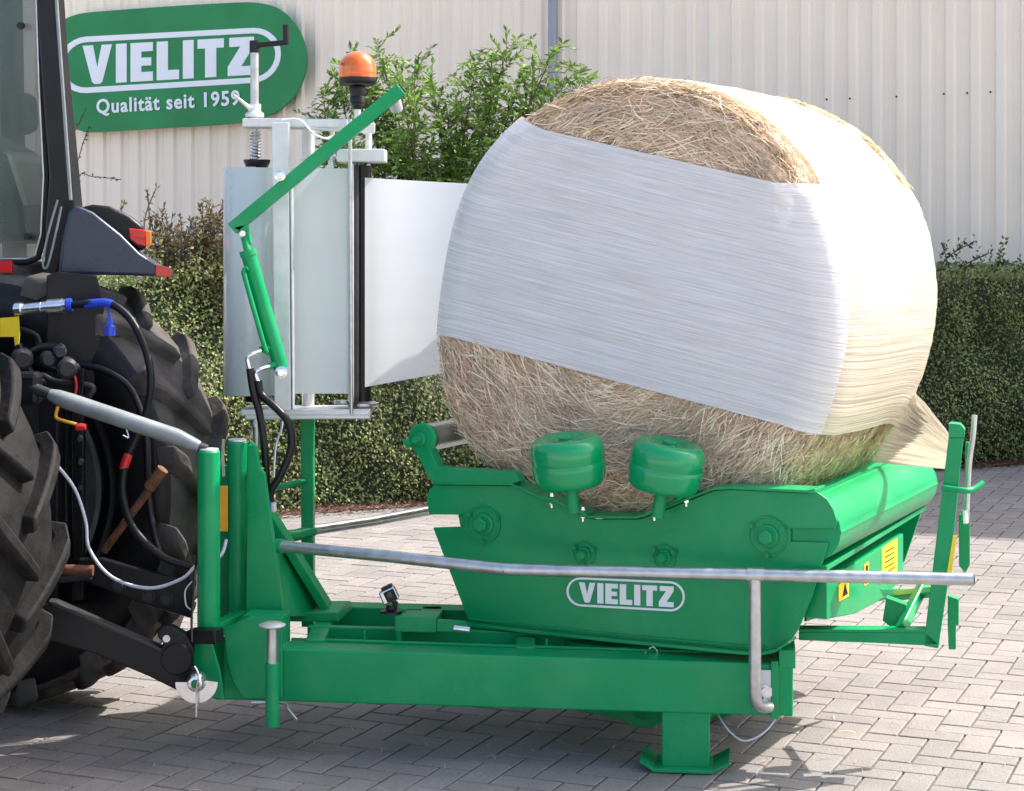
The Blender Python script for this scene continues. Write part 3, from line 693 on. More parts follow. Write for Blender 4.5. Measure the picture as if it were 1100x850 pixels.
# ---- table: front plate
TP = Plane(870, 5.5, 26); tn, tu = TP.n, TP.u
tp = [(467, 521), (550, 522), (566, 529), (626, 556), (640, 558), (686, 558), (700, 554), (768, 527), (786, 526), (868, 530), (878, 529), (888, 536), (895, 547), (899, 560), (897, 568), (849, 568), (849, 582), (890, 583), (884, 602), (872, 640), (858, 675), (850, 688), (836, 697), (820, 701), (795, 699), (650, 685), (504, 669), (465, 567), (498, 566), (498, 553), (461, 553), (458, 536), (461, 526)]
tpl = plate('table_plate', tp, TP, .012, 'green', wr, 0, .002)
def ribbon(name, path, pl, o0, o1, th, m, parent):
    bm = bmesh.new(); secs = []
    for x, y in path: a = pl(x, y, o0); b = pl(x, y, o1); secs.append([bm.verts.new(v) for v in (a, b, b + UZ * th, a + UZ * th)])
    for A_, B_ in zip(secs, secs[1:]):
        for k in range(4): bm.faces.new((A_[k], A_[(k + 1) % 4], B_[(k + 1) % 4], B_[k]))
    bm.faces.new(secs[0][::-1]); bm.faces.new(secs[-1]); return finish(name, bm, m, parent, False, .0015)
ribbon('top_flange', [(467, 520), (551, 521), (566, 528), (626, 555), (640, 556.5), (686, 556.5), (700, 552.5), (768, 526), (786, 525), (868, 529), (877, 527.5)], TP, -.016, .09, .008, 'green', tpl)
ribbon('bottom_flange', [(504, 671), (650, 687), (795, 701), (820, 702.5), (836, 699), (850, 690)], TP, -.03, .05, .010, 'green', tpl)
ribbon('bottom_flange', [(504, 665), (650, 680.5), (795, 694), (822, 695)], TP, -.010, .0, .004, 'green', tpl)
# slot returns
for xa, xb, y0, y1 in ((493, 499, 553, 566), (848, 851, 568, 582), (856, 858, 568, 582)):
    plate('slot_return', [(xa, y0), (xb, y0), (xb, y1), (xa, y1)], TP, .10, 'green', tpl, .012)
# bearing hubs
for x, y, R0, r0 in ((520, 563, .060, .024), (825, 576, .060, .024), (628, 595, .038, .017), (714, 598, .038, .017)):
    p = TP(x, y, 0)
    h = lathe('bearing_hub', [(0, -.001), (R0, -.001), (R0, -.006), (R0 * .93, -.006), (R0 * .90, -.003), (R0 * .62, -.003), (R0 * .58, -.010), (R0 * .45, -.012), (R0 * .45, -.018), (0, -.018)], p, tn, 'green', tpl, 40)
    lathe('hex_bolt', [(0, -.018), (r0, -.018), (r0, -.032), (r0 * .8, -.036), (0, -.036)], p, tn, 'green', h, 6)
    for k in range(3): a = 2.1 * k + .5; finish('flange_bolt', boltbm(p - tn * .005 + (tu * math.cos(a) + UZ * math.sin(a)) * R0 * .95, -tn, .0075, .012), 'green', h)
# plate logo
def lg(a, b):
    x = 609 + a * 127; return TP(x, 650.5 + 7 * a - b * (31 + 1.5 * a), -.004)
asp2 = 127 / 31.5
finish('logo_outline', ring_bm(lambda x, y: lg(x / asp2, y), stadium(.07, asp2 - .07, .5, .43), stadium(0, asp2, .5, .5), tn, .003), 'white', tpl, False)
word('logo_lettering', 'VIELITZ', lambda a, b: lg((.105 + a * .80), .14 + b * .69), .003, tn, 'white', tpl, .09)
# rear table plate (mirror at the far end)
TR = Plane(870, 5.5, 26)
finish('rear_table_plate', prism_bm([TP(x, y, 0) for x, y in ((467, 521), (550, 522), (626, 556), (686, 558), (768, 527), (868, 530), (897, 560), (858, 675), (820, 701), (504, 669), (461, 553))], tn, .012), 'green', wr, False, .002).location += tn * 1.25
# rollers of the table
c = TP(868, 566, .012)
c.z = .735
def fluted(r, ax, L, c, name, parent, flutes=6):
    bm = bmesh.new(); seg = 72; e = tu; f = UZ; A_ = []
    for h in (0, L):
        ring = []
        for k in range(seg):
            a = 2 * math.pi * k / seg; m_ = (k % (seg // flutes)); rr = r * (1 + (.035 if m_ < 1 else 0)); ring.append(bm.verts.new(c + ax * h + (e * math.cos(a) + f * math.sin(a)) * rr))
        A_.append(ring)
    for k in range(seg): bm.faces.new((A_[0][k], A_[0][(k + 1) % seg], A_[1][(k + 1) % seg], A_[1][k]))
    bm.faces.new(A_[0]); bm.faces.new(A_[1][::-1]); return finish(name, bm, 'green', parent)
fluted(.095, tn, 1.22, c, 'outer_roller', wr, 4)
c2 = TP(825, 576, .014); c2.z = .715; fluted(.098, tn, 1.22, c2, 'drive_roller', wr, 6)
c3 = TP(520, 563, .014); c3.z = .70; fluted(.098, tn, 1.22, c3, 'drive_roller', wr, 6)
# table under-frame seen from the right (side beam with stickers)
SP = lambda s, z, o=0: Vector((.0, 0, 0)) + TP(884, 256).xy.to_3d() + tn * s + UZ * z + tu * o
sb = finish('table_side_beam', prism_bm([SP(.04, .47), SP(.04, .585), SP(.95, .595), SP(.95, .44), SP(.62, .42), SP(.35, .43)], -tu, .10), 'green', wr, False, .004)
for s0, s1, z0, z1, nm in ((.66, .86, .47, .592, 'hazard_sticker'), (.16, .27, .50, .555, 'warning_sticker'), (.45, .50, .50, .57, 'slot_frame')):
    q = finish(nm, prism_bm([SP(s0, z0, .002), SP(s1, z0, .002), SP(s1, z1, .002), SP(s0, z1 - .004, .002)], -tu, .0018), 'yellow', sb, False)
bm = prism_bm([SP(.463, .505, .004), SP(.487, .505, .004), SP(.487, .562, .004), SP(.463, .562, .004)], -tu, .0018)
prism_bm([SP(.20, .51, .004), SP(.255, .51, .004), SP(.225, .545, .004)], -tu, .0018, bm)
for k in range(5): prism_bm([SP(.70, .50 + k * .017, .004), SP(.82, .50 + k * .017, .004), SP(.82, .503 + k * .017, .004), SP(.70, .503 + k * .017, .004)], -tu, .0018, bm)
finish('sticker_marks', bm, 'black', sb, False)
finish('inner_panel', prism_bm([SP(.02, .45, -.12), SP(.02, .70, -.12), SP(1.2, .70, -.12), SP(1.2, .44, -.12)], -tu, .01), 'green', wr, False)
finish('roller_guard', prism_bm([SP(.0, .62, .012), SP(.0, .635, .012), SP(1.22, .655, .012), SP(1.22, .64, .012)], -tu, .09), 'green', wr, False, .002)

# guide wheels (two green drums on stems)
def gwheel(cx, cy, D, tilt, w=.113, h=.155):
    ax = Vector((math.sin(R_(tilt)), -.10, math.cos(R_(tilt)))).normalized(); c = P(cx, cy, D)
    pr = [(0, -.078), (w * .70, -.078), (w * .84, -.074), (w * .93, -.063), (w * .975, -.045), (w, -.018), (w, -.004), (w * .982, -.001), (w * .982, .002), (w, .005), (w, .028), (w * .985, .046), (w * .94, .061), (w * .84, .071), (w * .70, .074), (w * .5, .068), (w * .42, .062), (w * .22, .062), (w * .2, .066), (0, .066)]
    o = lathe('guide_wheel', pr, c, ax, 'greenw', wr, 48)
    tube('stem', [c - ax * .16, c - ax * .06], .020, 'green', o)
    lathe('hub_cap', [(0, .06), (.022, .06), (.022, .074), (.012, .078), (0, .078)], c, ax, 'green', o, 16)
    return o
gwheel(610.5, 495, 5.66, -6)
gwheel(715.5, 500, 5.62, 9)
for pth in ([(586, 535), (634, 556)], [(696, 555), (745, 533)]):
    for k, (x, y) in enumerate(pth): pass
    a, b = pth
    ribbon('wheel_bracket', [(a[0], a[1] - 2), (b[0], b[1] - 2)], TP, -.03, .05, .01, 'green', wr)
    for t in (.15, .85):
        bm = bmesh.new(); x = a[0] + (b[0] - a[0]) * t; y = a[1] + (b[1] - a[1]) * t - 3
        q = TP(x, y, -.004); boltbm(q + UZ * .006, UZ, .008, .010, bm); lathe_bm([(0, -.030), (.004, -.030), (.004, -.018), (.009, -.018), (.009, -.010), (0, -.010)], q, UZ, 8, bm); finish('bracket_bolt', bm, 'chrome', wr)
# small roller arm top-left of the table
ra = finish('roller_arm', prism_bm([TP(x, y, -.015) for x, y in ((446, 480), (452, 476), (463, 480), (472, 501), (556, 507), (560, 517), (551, 520), (468, 518), (462, 512))], tn, .05), 'green', wr, False, .004)
rc = TP(455, 471, -.01)
lathe('end_ring', [(0, -.004), (.045, -.004), (.050, 0), (.050, .012), (.036, .014), (.036, .02), (0, .02)], rc, tn, 'green', ra, 32)
lathe('axle_bolt', [(0, -.05), (.012, -.05), (.014, -.02), (.022, -.018), (.022, 0), (0, 0)], rc, tn, 'green', ra, 16)
lathe('steel_roller', [(0, .02), (.030, .02), (.030, .03), (.045, .03), (.045, 1.2), (0, 1.2)], rc, tn, 'galv', wr, 32)
tube('arm_knob', [TP(441, 476, -.03), TP(447, 472, -.03)], .015, 'green', ra)

# ---- guard rails
gr = tube('guard_rail', [(292, 586, 5.93), (420, 598, 5.76), (530, 610.5, 5.60), (548, 612, 5.575), (640, 614, 5.52), (811, 617.5, 5.46), (1045, 622.5, 5.40)], .0185, 'galv', wr, False, 20)
tube('green_socket', [(286, 585.3, 5.94), (304, 587, 5.915)], .023, 'green', gr)
lathe('pin_hole_shade', [(0, -.003), (.0045, -.003), (.0045, .0), (0, 0)], P(541.5, 612.5, 5.585) - UY * .017, UY, 'black', gr, 12)  # black disc painted for the shade in a hole
lathe('pipe_bore_shade', [(0, .0), (.0155, .0), (.0155, .002), (0, .002)], P(1045.4, 622.5, 5.40), P(1045, 622.5, 5.40) - P(900, 620, 5.42), 'black', gr, 20)  # black disc painted for the shade inside the open pipe end
tube('rail_clamp', [(802, 617.3, 5.462), (820, 617.7, 5.458)], .0215, 'galv', gr, seg=20)
rb = tube('rail_bracket', [(811, 622, 5.46), (811, 700, 5.46), (811, 742, 5.462), (813, 755, 5.475), (819, 759, 5.50), (826, 759, 5.525)], .0185, 'galv', wr, True, 18)
plate('bracket_plate', [(816, 719), (829, 719), (829, 762), (808, 761)], BP, .006, 'galvw', wr, -.010)
finish('rail_bolt', boltbm(BP(822, 742, -.012), -bn, .015, .018), 'chrome', wr); finish('rail_bolt', boltbm(BP(820, 752, -.012), -bn, .011, .016), 'chrome', wr)
rr = tube('rear_guard_rail', [(334, 570, 6.45), (400, 560, 6.65), (480, 545, 6.9), (700, 520, 7.5)], .018, 'galv', wr, False, 16)
tube('green_socket', [(306, 576, 6.35), (318, 575, 6.39), (336, 570, 6.455)], .021, 'green', rr)

# ---- headstock
HP = Plane(240, 5.82, 12)
def post(x0, x1, yt, yb, D):
    cx = (x0 + x1) / 2; r_ = (x1 - x0) / 2 / F * D; a = P(cx, yt, D); b = P(cx, yb, D); b.x = a.x
    return lathe('headstock_post', [(0, 0), (r_, 0), (r_, (a - b).z - .004), (r_ - .004, (a - b).z), (0, (a - b).z + .002)], b, UZ, 'green', wr, 20)
for (x0, x1, yt, yb, D) in ((212, 236.5, 484, 684, 5.72), (244, 266.5, 474, 662, 5.98)):
    q = post(x0, x1, yt, yb, D); cx = (x0 + x1) / 2
    lathe('end_cap', [(0, .001), (.031, .001), (.030, .006), (0, .008)], Vector(((cx - 550) / F * D, D, H - (yt - HY) / F * D)), UZ, 'galvw', q, 20)
bar('post_bracket', (205, 683, 5.68), (236, 683, 5.64), .05, .042, 'black', wr)
bar('post_bracket', (220, 682, 5.70), (271, 658, 6.02), .045, .045, 'green', wr)
plate('post_backplate', [(213, 500), (267, 500), (268, 660), (213, 680)], Plane(240, 6.05, 12), .012, 'green', wr)
q = plate('amber_label', [(235.2, 522), (244.5, 522), (244.5, 571), (235.2, 571)], Plane(240, 5.92, 12), .002, 'amber', wr)
# lower headstock body
plate('headstock_base', [(206, 690), (236, 690), (262, 660), (304, 662), (304, 752), (246, 752), (232, 752), (206, 738)], Plane(250, 5.80, 8), .09, 'green', wr)
finish('curved_gusset', prism_bm([Plane(250, 5.745, 8)(x, y) for x, y in ((240, 676), (268, 662), (303, 664), (303, 751), (262, 751), (251, 735), (244, 712))], HP.n, .012), 'green', wr, False, .003)
finish('curved_gusset', prism_bm([Plane(250, 5.68, 8)(x, y) for x, y in ((205, 690), (227, 690), (236, 722), (240, 752), (222, 748), (206, 738))], HP.n, .012), 'green', wr, False, .003)
# tapered tower side and diagonal brace
plate('tower_side', [(266, 478), (274, 478), (279, 503), (284, 509), (291, 560), (297, 600), (305, 664), (264, 664)], Plane(280, 5.90, 10), .02, 'green', wr)
tube('tower_hook', [(268, 476, 5.95), (274, 483, 5.95), (276, 500, 5.95), (282, 506, 5.95)], .011, 'green', wr, True)
tw = finish('tower_web', prism_bm([P(289, 545, 6.05), P(303, 662, 5.92), P(352, 662, 6.3), P(300, 560, 6.12)], Vector((.9, .4, 0)).normalized(), .008), 'green', wr, False)
bar('diagonal_brace', (285, 545, 6.02), (357, 662, 6.22), .10, .028, 'green', wr)
plate('tower_foot', [(300, 658), (362, 658), (364, 668), (300, 668)], Plane(330, 6.1, 8), .2, 'green', wr)
# parking tube with disc
sx = (292.5 - 550) / F * 5.62
st_ = lathe('parking_tube', [(0, 0), (.021, 0), (.021, .19), (0, .19)], Vector((sx, 5.62, H - (780 - HY) / F * 5.62)), UZ, 'green', wr, 24)
lathe('inner_tube', [(0, .18), (.0165, .18), (.0165, .305), (0, .305)], Vector((sx, 5.62, H - (780 - HY) / F * 5.62)), UZ, 'galv', st_, 20)
lathe('disc_foot', [(0, .296), (.030, .297), (.041, .303), (.041, .306), (.028, .312), (0, .314)], Vector((sx, 5.62, H - (780 - HY) / F * 5.62)), UZ, 'galvw', st_, 32)
tube('hitch_pin', [(270, 755, 5.66), (304, 755.5, 5.66), (310, 763, 5.63), (319, 774, 5.60)], .0045, 'galv', wr, True)
tube('safety_chain', [(240, 472, 5.9), (239, 490, 5.9), (240, 512, 5.9)], .006, 'galv', wr, True, 6)

# ---- film dispenser
dD = 6.4; ds = F / dD
mp = bar('dispenser_post', (324 + 6.5, 449, 6.46), (324 + 7.5, 672, 6.46), .06, .043, 'green', wr)
tube('post_stay', [(295, 524, 6.35), (331, 516, 6.44)], .010, 'green', wr)
bar('bottom_plate', P(262, 441, dD), P(400, 441, dD), .16, .022, 'galvw', wr)
bar('bottom_rail', P(263, 446.5, dD - .075), P(398, 446, dD - .075), .008, .028, 'galvw', wr)
mast = bar('mast', P(302, 132, 6.25), P(304.5, 441, 6.25), .05, .057, 'galvw', wr)
bar('mast_flange', P(313.5, 186, 6.24), P(315, 440, 6.24), .03, .008, 'galvw', wr)
bar('top_plate', P(262, 133, dD - .04), P(374, 134, dD - .02), .13, .030, 'galvw', wr)
bar('top_rail', P(330, 134, dD - .09), P(403, 138, dD - .04), .01, .036, 'galvw', wr)
tube('rear_rod', [P(331, 136, 6.46), P(331, 450, 6.46)], .022, 'galvw', wr)
sp_ = tube('spindle', [P(273.5, 55, dD), P(273.5, 128, dD)], .0145, 'galv', wr)
lathe('spindle_collar', [(0, 0), (.032, 0), (.032, .012), (.022, .02), (.022, .045), (0, .045)], P(273.5, 126, dD), UZ, 'galvw', sp_, 20)
cr = bar('crank', P(269, 49.5, dD), P(309, 45.5, dD - .03), .02, .018, 'black', wr)
tube('handle', [P(307, 27, dD - .03), P(307.5, 47, dD - .03)], .012, 'black', cr)
tube('crank_hub', [P(273.5, 44, dD), P(273.5, 57, dD)], .018, 'black', cr)
tube('locking_lever', [P(251, 102, dD - .03), P(262, 111, dD - .03), P(269, 117, dD - .03)], [.0045, .006, .008], 'galvw', wr)
# coil spring
pts = []
for k in range(14 * 9 + 1): a = 2 * math.pi * k / 14; z = k / (14 * 9); c = P(274, 141 + 31 * z, dD); pts.append(c + Vector((math.cos(a), math.sin(a), 0)) * .017)
finish('spring', tube_bm(pts, .0036, 6), 'chrome', wr); tube('spring_rod', [P(274, 138, dD), P(274, 176, dD)], .010, 'galv', wr)
lathe('roll_cone', [(0, 0), (.036, 0), (.046, .022), (.046, .028), (0, .028)], P(276, 180.5, dD), UZ, 'black', wr, 32)
lathe('roll_cone', [(0, 0), (.044, 0), (.044, .022), (0, .022)], P(276, 431, dD), UZ, 'black', wr, 32)
tube('lower_spindle', [P(275, 447, dD), P(275, 482, dD)], .0125, 'galv', wr); tube('lower_spindle', [P(274, 448, dD), P(274, 458, dD)], .019, 'galv', wr)
# stretch rollers
for x, D, r_, m_ in ((380, 6.36, .018, 'irong'), (389, 6.42, .032, 'black')):
    tube('stretch_roller', [P(x, 178, D), P(x, 436, D)], r_, m_, wr, seg=24)
tube('guide_rod', [P(376, 128, 6.27), P(377.5, 445, 6.27)], .0065, 'galv', wr)
tube('guide_rod', [P(377, 176, 6.33), P(377, 432, 6.33)], .010, 'galvw', wr)
box('roller_head', P(389, 168, 6.38), UX, UY, .165, .12, .045, 'galvw', wr, .005)
lathe('gear_disc', [(0, 0), (.05, 0), (.055, .006), (.055, .014), (.035, .018), (0, .018)], P(390, 437, 6.4), UZ, 'galv', wr, 32)
lathe('gear_disc', [(0, 0), (.028, 0), (.03, .006), (.03, .012), (0, .014)], P(368, 434, 6.38), UZ, 'galv', wr, 32)
tube('roller_shaft', [P(396, 140, 6.4), P(396, 164, 6.4)], .011, 'galvw', wr); tube('roller_shaft', [P(357, 140, 6.4), P(357, 181, 6.4)], .009, 'galvw', wr)
lathe('shaft_nut', [(0, 0), (.022, 0), (.022, .012), (.012, .014), (.012, .03), (0, .03)], P(356, 182, 6.36), UZ, 'chrome', wr, 6)
# beacon
bc = P(384, 91, 6.36)
be = lathe('beacon', [(0, -.005), (.052, -.004), (.062, .004), (.065, .014), (.064, .022), (0, .022)], bc, UZ, 'black', wr, 40)
lathe('neck', [(0, -.085), (.014, -.085), (.017, -.074), (.022, -.072), (.022, -.064), (.027, -.062), (.027, -.045), (.024, -.040), (.030, -.015), (.026, -.004), (0, -.004)], bc, UZ, 'black', be, 28)
M['dome'] = mat('orange beacon lens', (.92, .24, .01), .08, trans=.6, coat=.8, bump=.25, bscale=30)
dm = []
for k in range(14): a = k / 13 * math.pi / 2; dm.append((.0645 * math.cos(a) ** .9 if k < 13 else 0, .048 + .066 * math.sin(a)))
lathe('dome', [(.062, .022), (.0645, .024), (.0635, .030), (.0645, .036), (.0650, .046)] + dm, bc, UZ, 'dome', be, 40)
lathe('lamp', [(0, .022), (.034, .022), (.036, .03), (.022, .034), (.018, .075), (.012, .085), (0, .088)], bc, UZ, 'orange', be, 20)
tube('beacon_pole', [P(384, 112, 6.36), P(384, 136, 6.36)], .012, 'galvw', wr)
tube('beacon_wire', [P(303, 129, 6.2), P(322, 129, 6.2), P(336, 143, 6.2), P(350, 149, 6.25), P(357, 145, 6.35)], .0035, 'white', wr, True, 8)
# green lever arm & hydraulic cylinder
arm = bar('lever_arm', P(250, 246, 6.08), P(431, 96, 6.08), .04, .043, 'green', wr, .003)
tube('tip_ring', [P(423, 105, 6.13), P(426, 117, 6.17)], .021, 'galvw', arm, seg=20)
lathe('tip_cap', [(0, 0), (.019, 0), (.018, .004), (0, .006)], P(431.5, 95.5, 6.08), P(431, 96, 6.08) - P(250, 246, 6.08), 'black', arm, 4)
lathe('pivot_bolt', [(0, 0), (.018, 0), (.018, -.02), (.011, -.022), (.011, -.03), (0, -.03)], P(301.5, 189, 6.06), UY, 'chrome', arm, 20)
finish('clevis', prism_bm([P(x, y, 6.06) for x, y in ((248, 244), (266, 240), (268, 252), (270, 262), (262, 266), (258, 250))], UY, .035), 'green', arm, False, .004)
lathe('clevis_pin', [(0, 0), (.010, 0), (.010, -.008), (0, -.008)], P(261, 251, 6.055), UY, 'chrome', arm, 16)
cyl = tube('hydraulic_cylinder', [P(266.5, 272, 6.06), P(302, 396, 6.06)], .025, 'green', wr, seg=24)
tube('piston_rod', [P(262.5, 255, 6.07), P(267, 274, 6.06)], .012, 'green', cyl)
tube('cylinder_collar', [P(266, 269, 6.06), P(267.5, 275, 6.06)], .028, 'green', cyl, seg=24)
tube('feed_pipe', [P(266, 288, 6.02), P(262, 291, 6.02), P(264, 302, 6.02), P(284, 372, 6.02), P(288, 378, 6.02)], .008, 'green', cyl, True, 10)
tube('port', [P(279, 376, 6.04), P(291, 373, 6.05)], .011, 'green', cyl); tube('port', [P(288, 394, 6.04), P(298, 390, 6.05)], .011, 'green', cyl)
lathe('end_bolt', [(0, 0), (.020, 0), (.020, -.012), (.010, -.015), (.010, -.022), (0, -.022)], P(302.5, 400, 6.04), UY, 'chrome', cyl, 24)
tube('hose_fitting', [P(280, 377, 6.02), P(270, 381, 6.0), P(266, 386, 6.0), P(269, 399, 6.0)], .008, 'chrome', wr, True)
tube('hose_fitting', [P(289, 394, 6.02), P(279, 397, 6.0), P(275, 402, 6.0), P(278, 412, 6.0)], .008, 'chrome', wr, True)
tube('hydraulic_hose', [P(268.5, 396, 6), P(272, 420, 6), P(279, 445, 6), P(284, 480, 6), P(286.5, 520, 6), P(288, 545, 5.98)], .0125, 'black', wr, True, 12)
tube('hydraulic_hose', [P(277.5, 409, 6), P(281, 424, 6), P(296, 438, 5.98), P(310, 455, 5.97), P(313, 480, 5.97), P(303, 508, 5.97), P(291, 528, 5.97), P(291, 546, 5.98)], .0125, 'black', wr, True, 12)
tube('bleed_wire', [P(304, 447, 6.2), P(302, 462, 6.2), P(296, 480, 6.2), P(294, 512, 6.2)], .0035, 'cable', wr, True, 6)
box('hose_clamp', P(288, 545, 5.95), UX, UY, .022, .03, .032, 'blue', wr, .002); box('hose_clamp', P(294, 545, 5.955), UX, UY, .016, .03, .03, 'galvw', wr, .003)

# ---- film clamp arm on the right
CP = Plane(1000, 5.58, 14)
plate('clamp_base_bar', [(858, 679), (996, 680), (1010, 693), (990, 693.5), (940, 691), (858, 688)], CP, .05, 'green', wr, .0, .003)
plate('clamp_base_top', [(858, 676), (996, 677), (996, 680), (858, 679)], CP, .06, 'green', wr, .0, .001)
cp_ = finish('clamp_post', prism_bm([CP(x, y) for x, y in ((1019, 470), (1035, 470), (1021, 610), (1008, 697), (992, 694), (1002, 610))], CP.n, .06), 'green', wr, False, .003)
finish('post_cap', prism_bm([CP(x, y, -.004) for x, y in ((1019, 456), (1022, 455), (1032, 456), (1037, 462), (1036, 470), (1019, 470))], CP.n, .068), 'green', cp_, False, .002)
plate('post_sticker', [(1024, 575), (1028, 575), (1022, 617), (1017, 617)], CP, .002, 'yellow', cp_, -.0035, 0)
lv = tube('clamp_lever', [P(1047, 446, 5.66), P(1045, 470, 5.66), P(1041, 500, 5.66), P(1038, 560, 5.66)], .0085, 'galv', wr, True)
tube('clamp_hook', [P(1012, 524, 5.55), P(1034, 527, 5.52), P(1045, 526, 5.53), P(1056, 519, 5.55)], .0095, 'green', wr, True)
plate('clamp_blade', [(1037, 475), (1041, 475), (1041, 552), (1036, 552)], Plane(1040, 5.7, 14), .02, 'green', wr)
plate('clamp_cylinder_guard', [(1030, 553), (1042, 553), (1042, 607), (1037, 616), (1030, 608)], Plane(1040, 5.68, 14), .035, 'green', wr)
plate('clamp_lug', [(1018, 640), (1030, 644), (1030, 672), (1027, 672), (1027, 698), (1019, 698), (1018, 672)], Plane(1024, 5.7, 14), .03, 'green', wr)
tube('clamp_spring', [P(1036, 548, 5.66), P(1037, 562, 5.66)], .011, 'chrome', wr, seg=8)
bar('clamp_strut', (968, 676, 5.64), (992, 628, 5.85), .035, .028, 'green', wr)
plate('clamp_pivot_plate', [(952, 642), (974, 650), (973, 674), (962, 678), (948, 667)], Plane(960, 5.72, 14), .05, 'green', wr)
bar('link_bar', (960, 640, 6.0), (1004, 636, 5.72), .03, .022, 'green', wr)
finish('table_skirt', prism_bm([P(866, 668, 5.62), P(905, 655, 5.9), P(945, 640, 6.15), P(975, 640, 6.25), P(985, 633, 6.3), P(870, 632, 5.65)], Vector((-.6, .8, 0)).normalized(), .01), 'green', wr, False, .002)
tube('release_wire', [P(840, 712, 5.6), P(841, 735, 5.58), P(836, 765, 5.56), P(822, 786, 5.53), P(800, 796, 5.52), P(783, 785, 5.56), P(771, 767, 5.62)], .0028, 'cable', wr, True, 8)
box('corner_block', P(845, 702, 5.62), BP.u, BP.n, .05, .16, .055, 'green', wr)
tube('shackle', [P(693, 700, 5.70), P(698, 705, 5.70), P(706, 701, 5.70), P(702, 695, 5.70), P(697, 697, 5.70)], .0035, 'chrome', wr, True, 6)

# ---- film roll
fr = empty('film_roll', P(276, 423, dD), 'upright roll of pale green stretch film in the dispenser', 'film roll')
lathe('film_winding', [(.035, .0), (.103, 0), (.1045, .003), (.1045, .771), (.103, .774), (.035, .774)], P(273, 423, dD), UZ, 'rollfilm', fr, 64)
lathe('core', [(0, -.004), (.038, -.004), (.038, .779), (0, .779)], P(273, 423, dD), UZ, 'cable', fr, 24)

# ---- action camera
ac = empty('action_camera', P(421, 657, 5.93), 'small silver and black action camera on a suction mount on the machine frame', 'camera')
lathe('suction_base', [(0, 0), (.036, 0), (.034, .006), (.018, .012), (.014, .024), (0, .024)], P(420, 658, 5.93), UZ, 'black', ac, 24)
tube('mount_arm', [P(423, 655, 5.93), P(425, 648, 5.93), P(419, 643, 5.93)], .009, 'black', ac)
rx = Vector((math.cos(R_(25)), .0, math.sin(R_(25)))); rz = Vector((-math.sin(R_(25)), 0, math.cos(R_(25)))); c = P(418, 639.5, 5.92)
finish('housing', beam_bm(c - rx * .027, c + rx * .027, UY * .035, rz * .044), 'chrome', ac, False, .005)
c4 = c - UY * .021 + rx * .006
finish('front_panel', beam_bm(c4 - rx * .018, c4 + rx * .018, UY * .006, rz * .034), 'black', ac, False, .003)
lathe('lens', [(0, -.012), (.009, -.012), (.011, -.008), (.011, 0), (0, 0)], c4 + rz * .004, UY, 'glassled', ac, 20)
c5 = c + rz * .026 + rx * .004; finish('clasp', beam_bm(c5 - rx * .018, c5 + rx * .018, UY * .03, rz * .010), 'black', ac, False, .002)

# straw bits that fell from the bale
vs, fs, cs = [], [], []
for _ in range(170):
    p = Vector((rnd.gauss(.5, .9), rnd.gauss(6.0, .7), .003)); a = rnd.uniform(0, 6.3); strand(p, Vector((math.cos(a), math.sin(a), 0)), UZ, rnd.uniform(.015, .06), .0011, rnd.choice(pals), rnd.gauss(0, .12))
o = raw('straw_litter', vs, fs, 'straw', cols=cs); o['kind'] = 'stuff'; tag(o, 'loose bits of straw scattered on the pavers under the machine', 'straw')
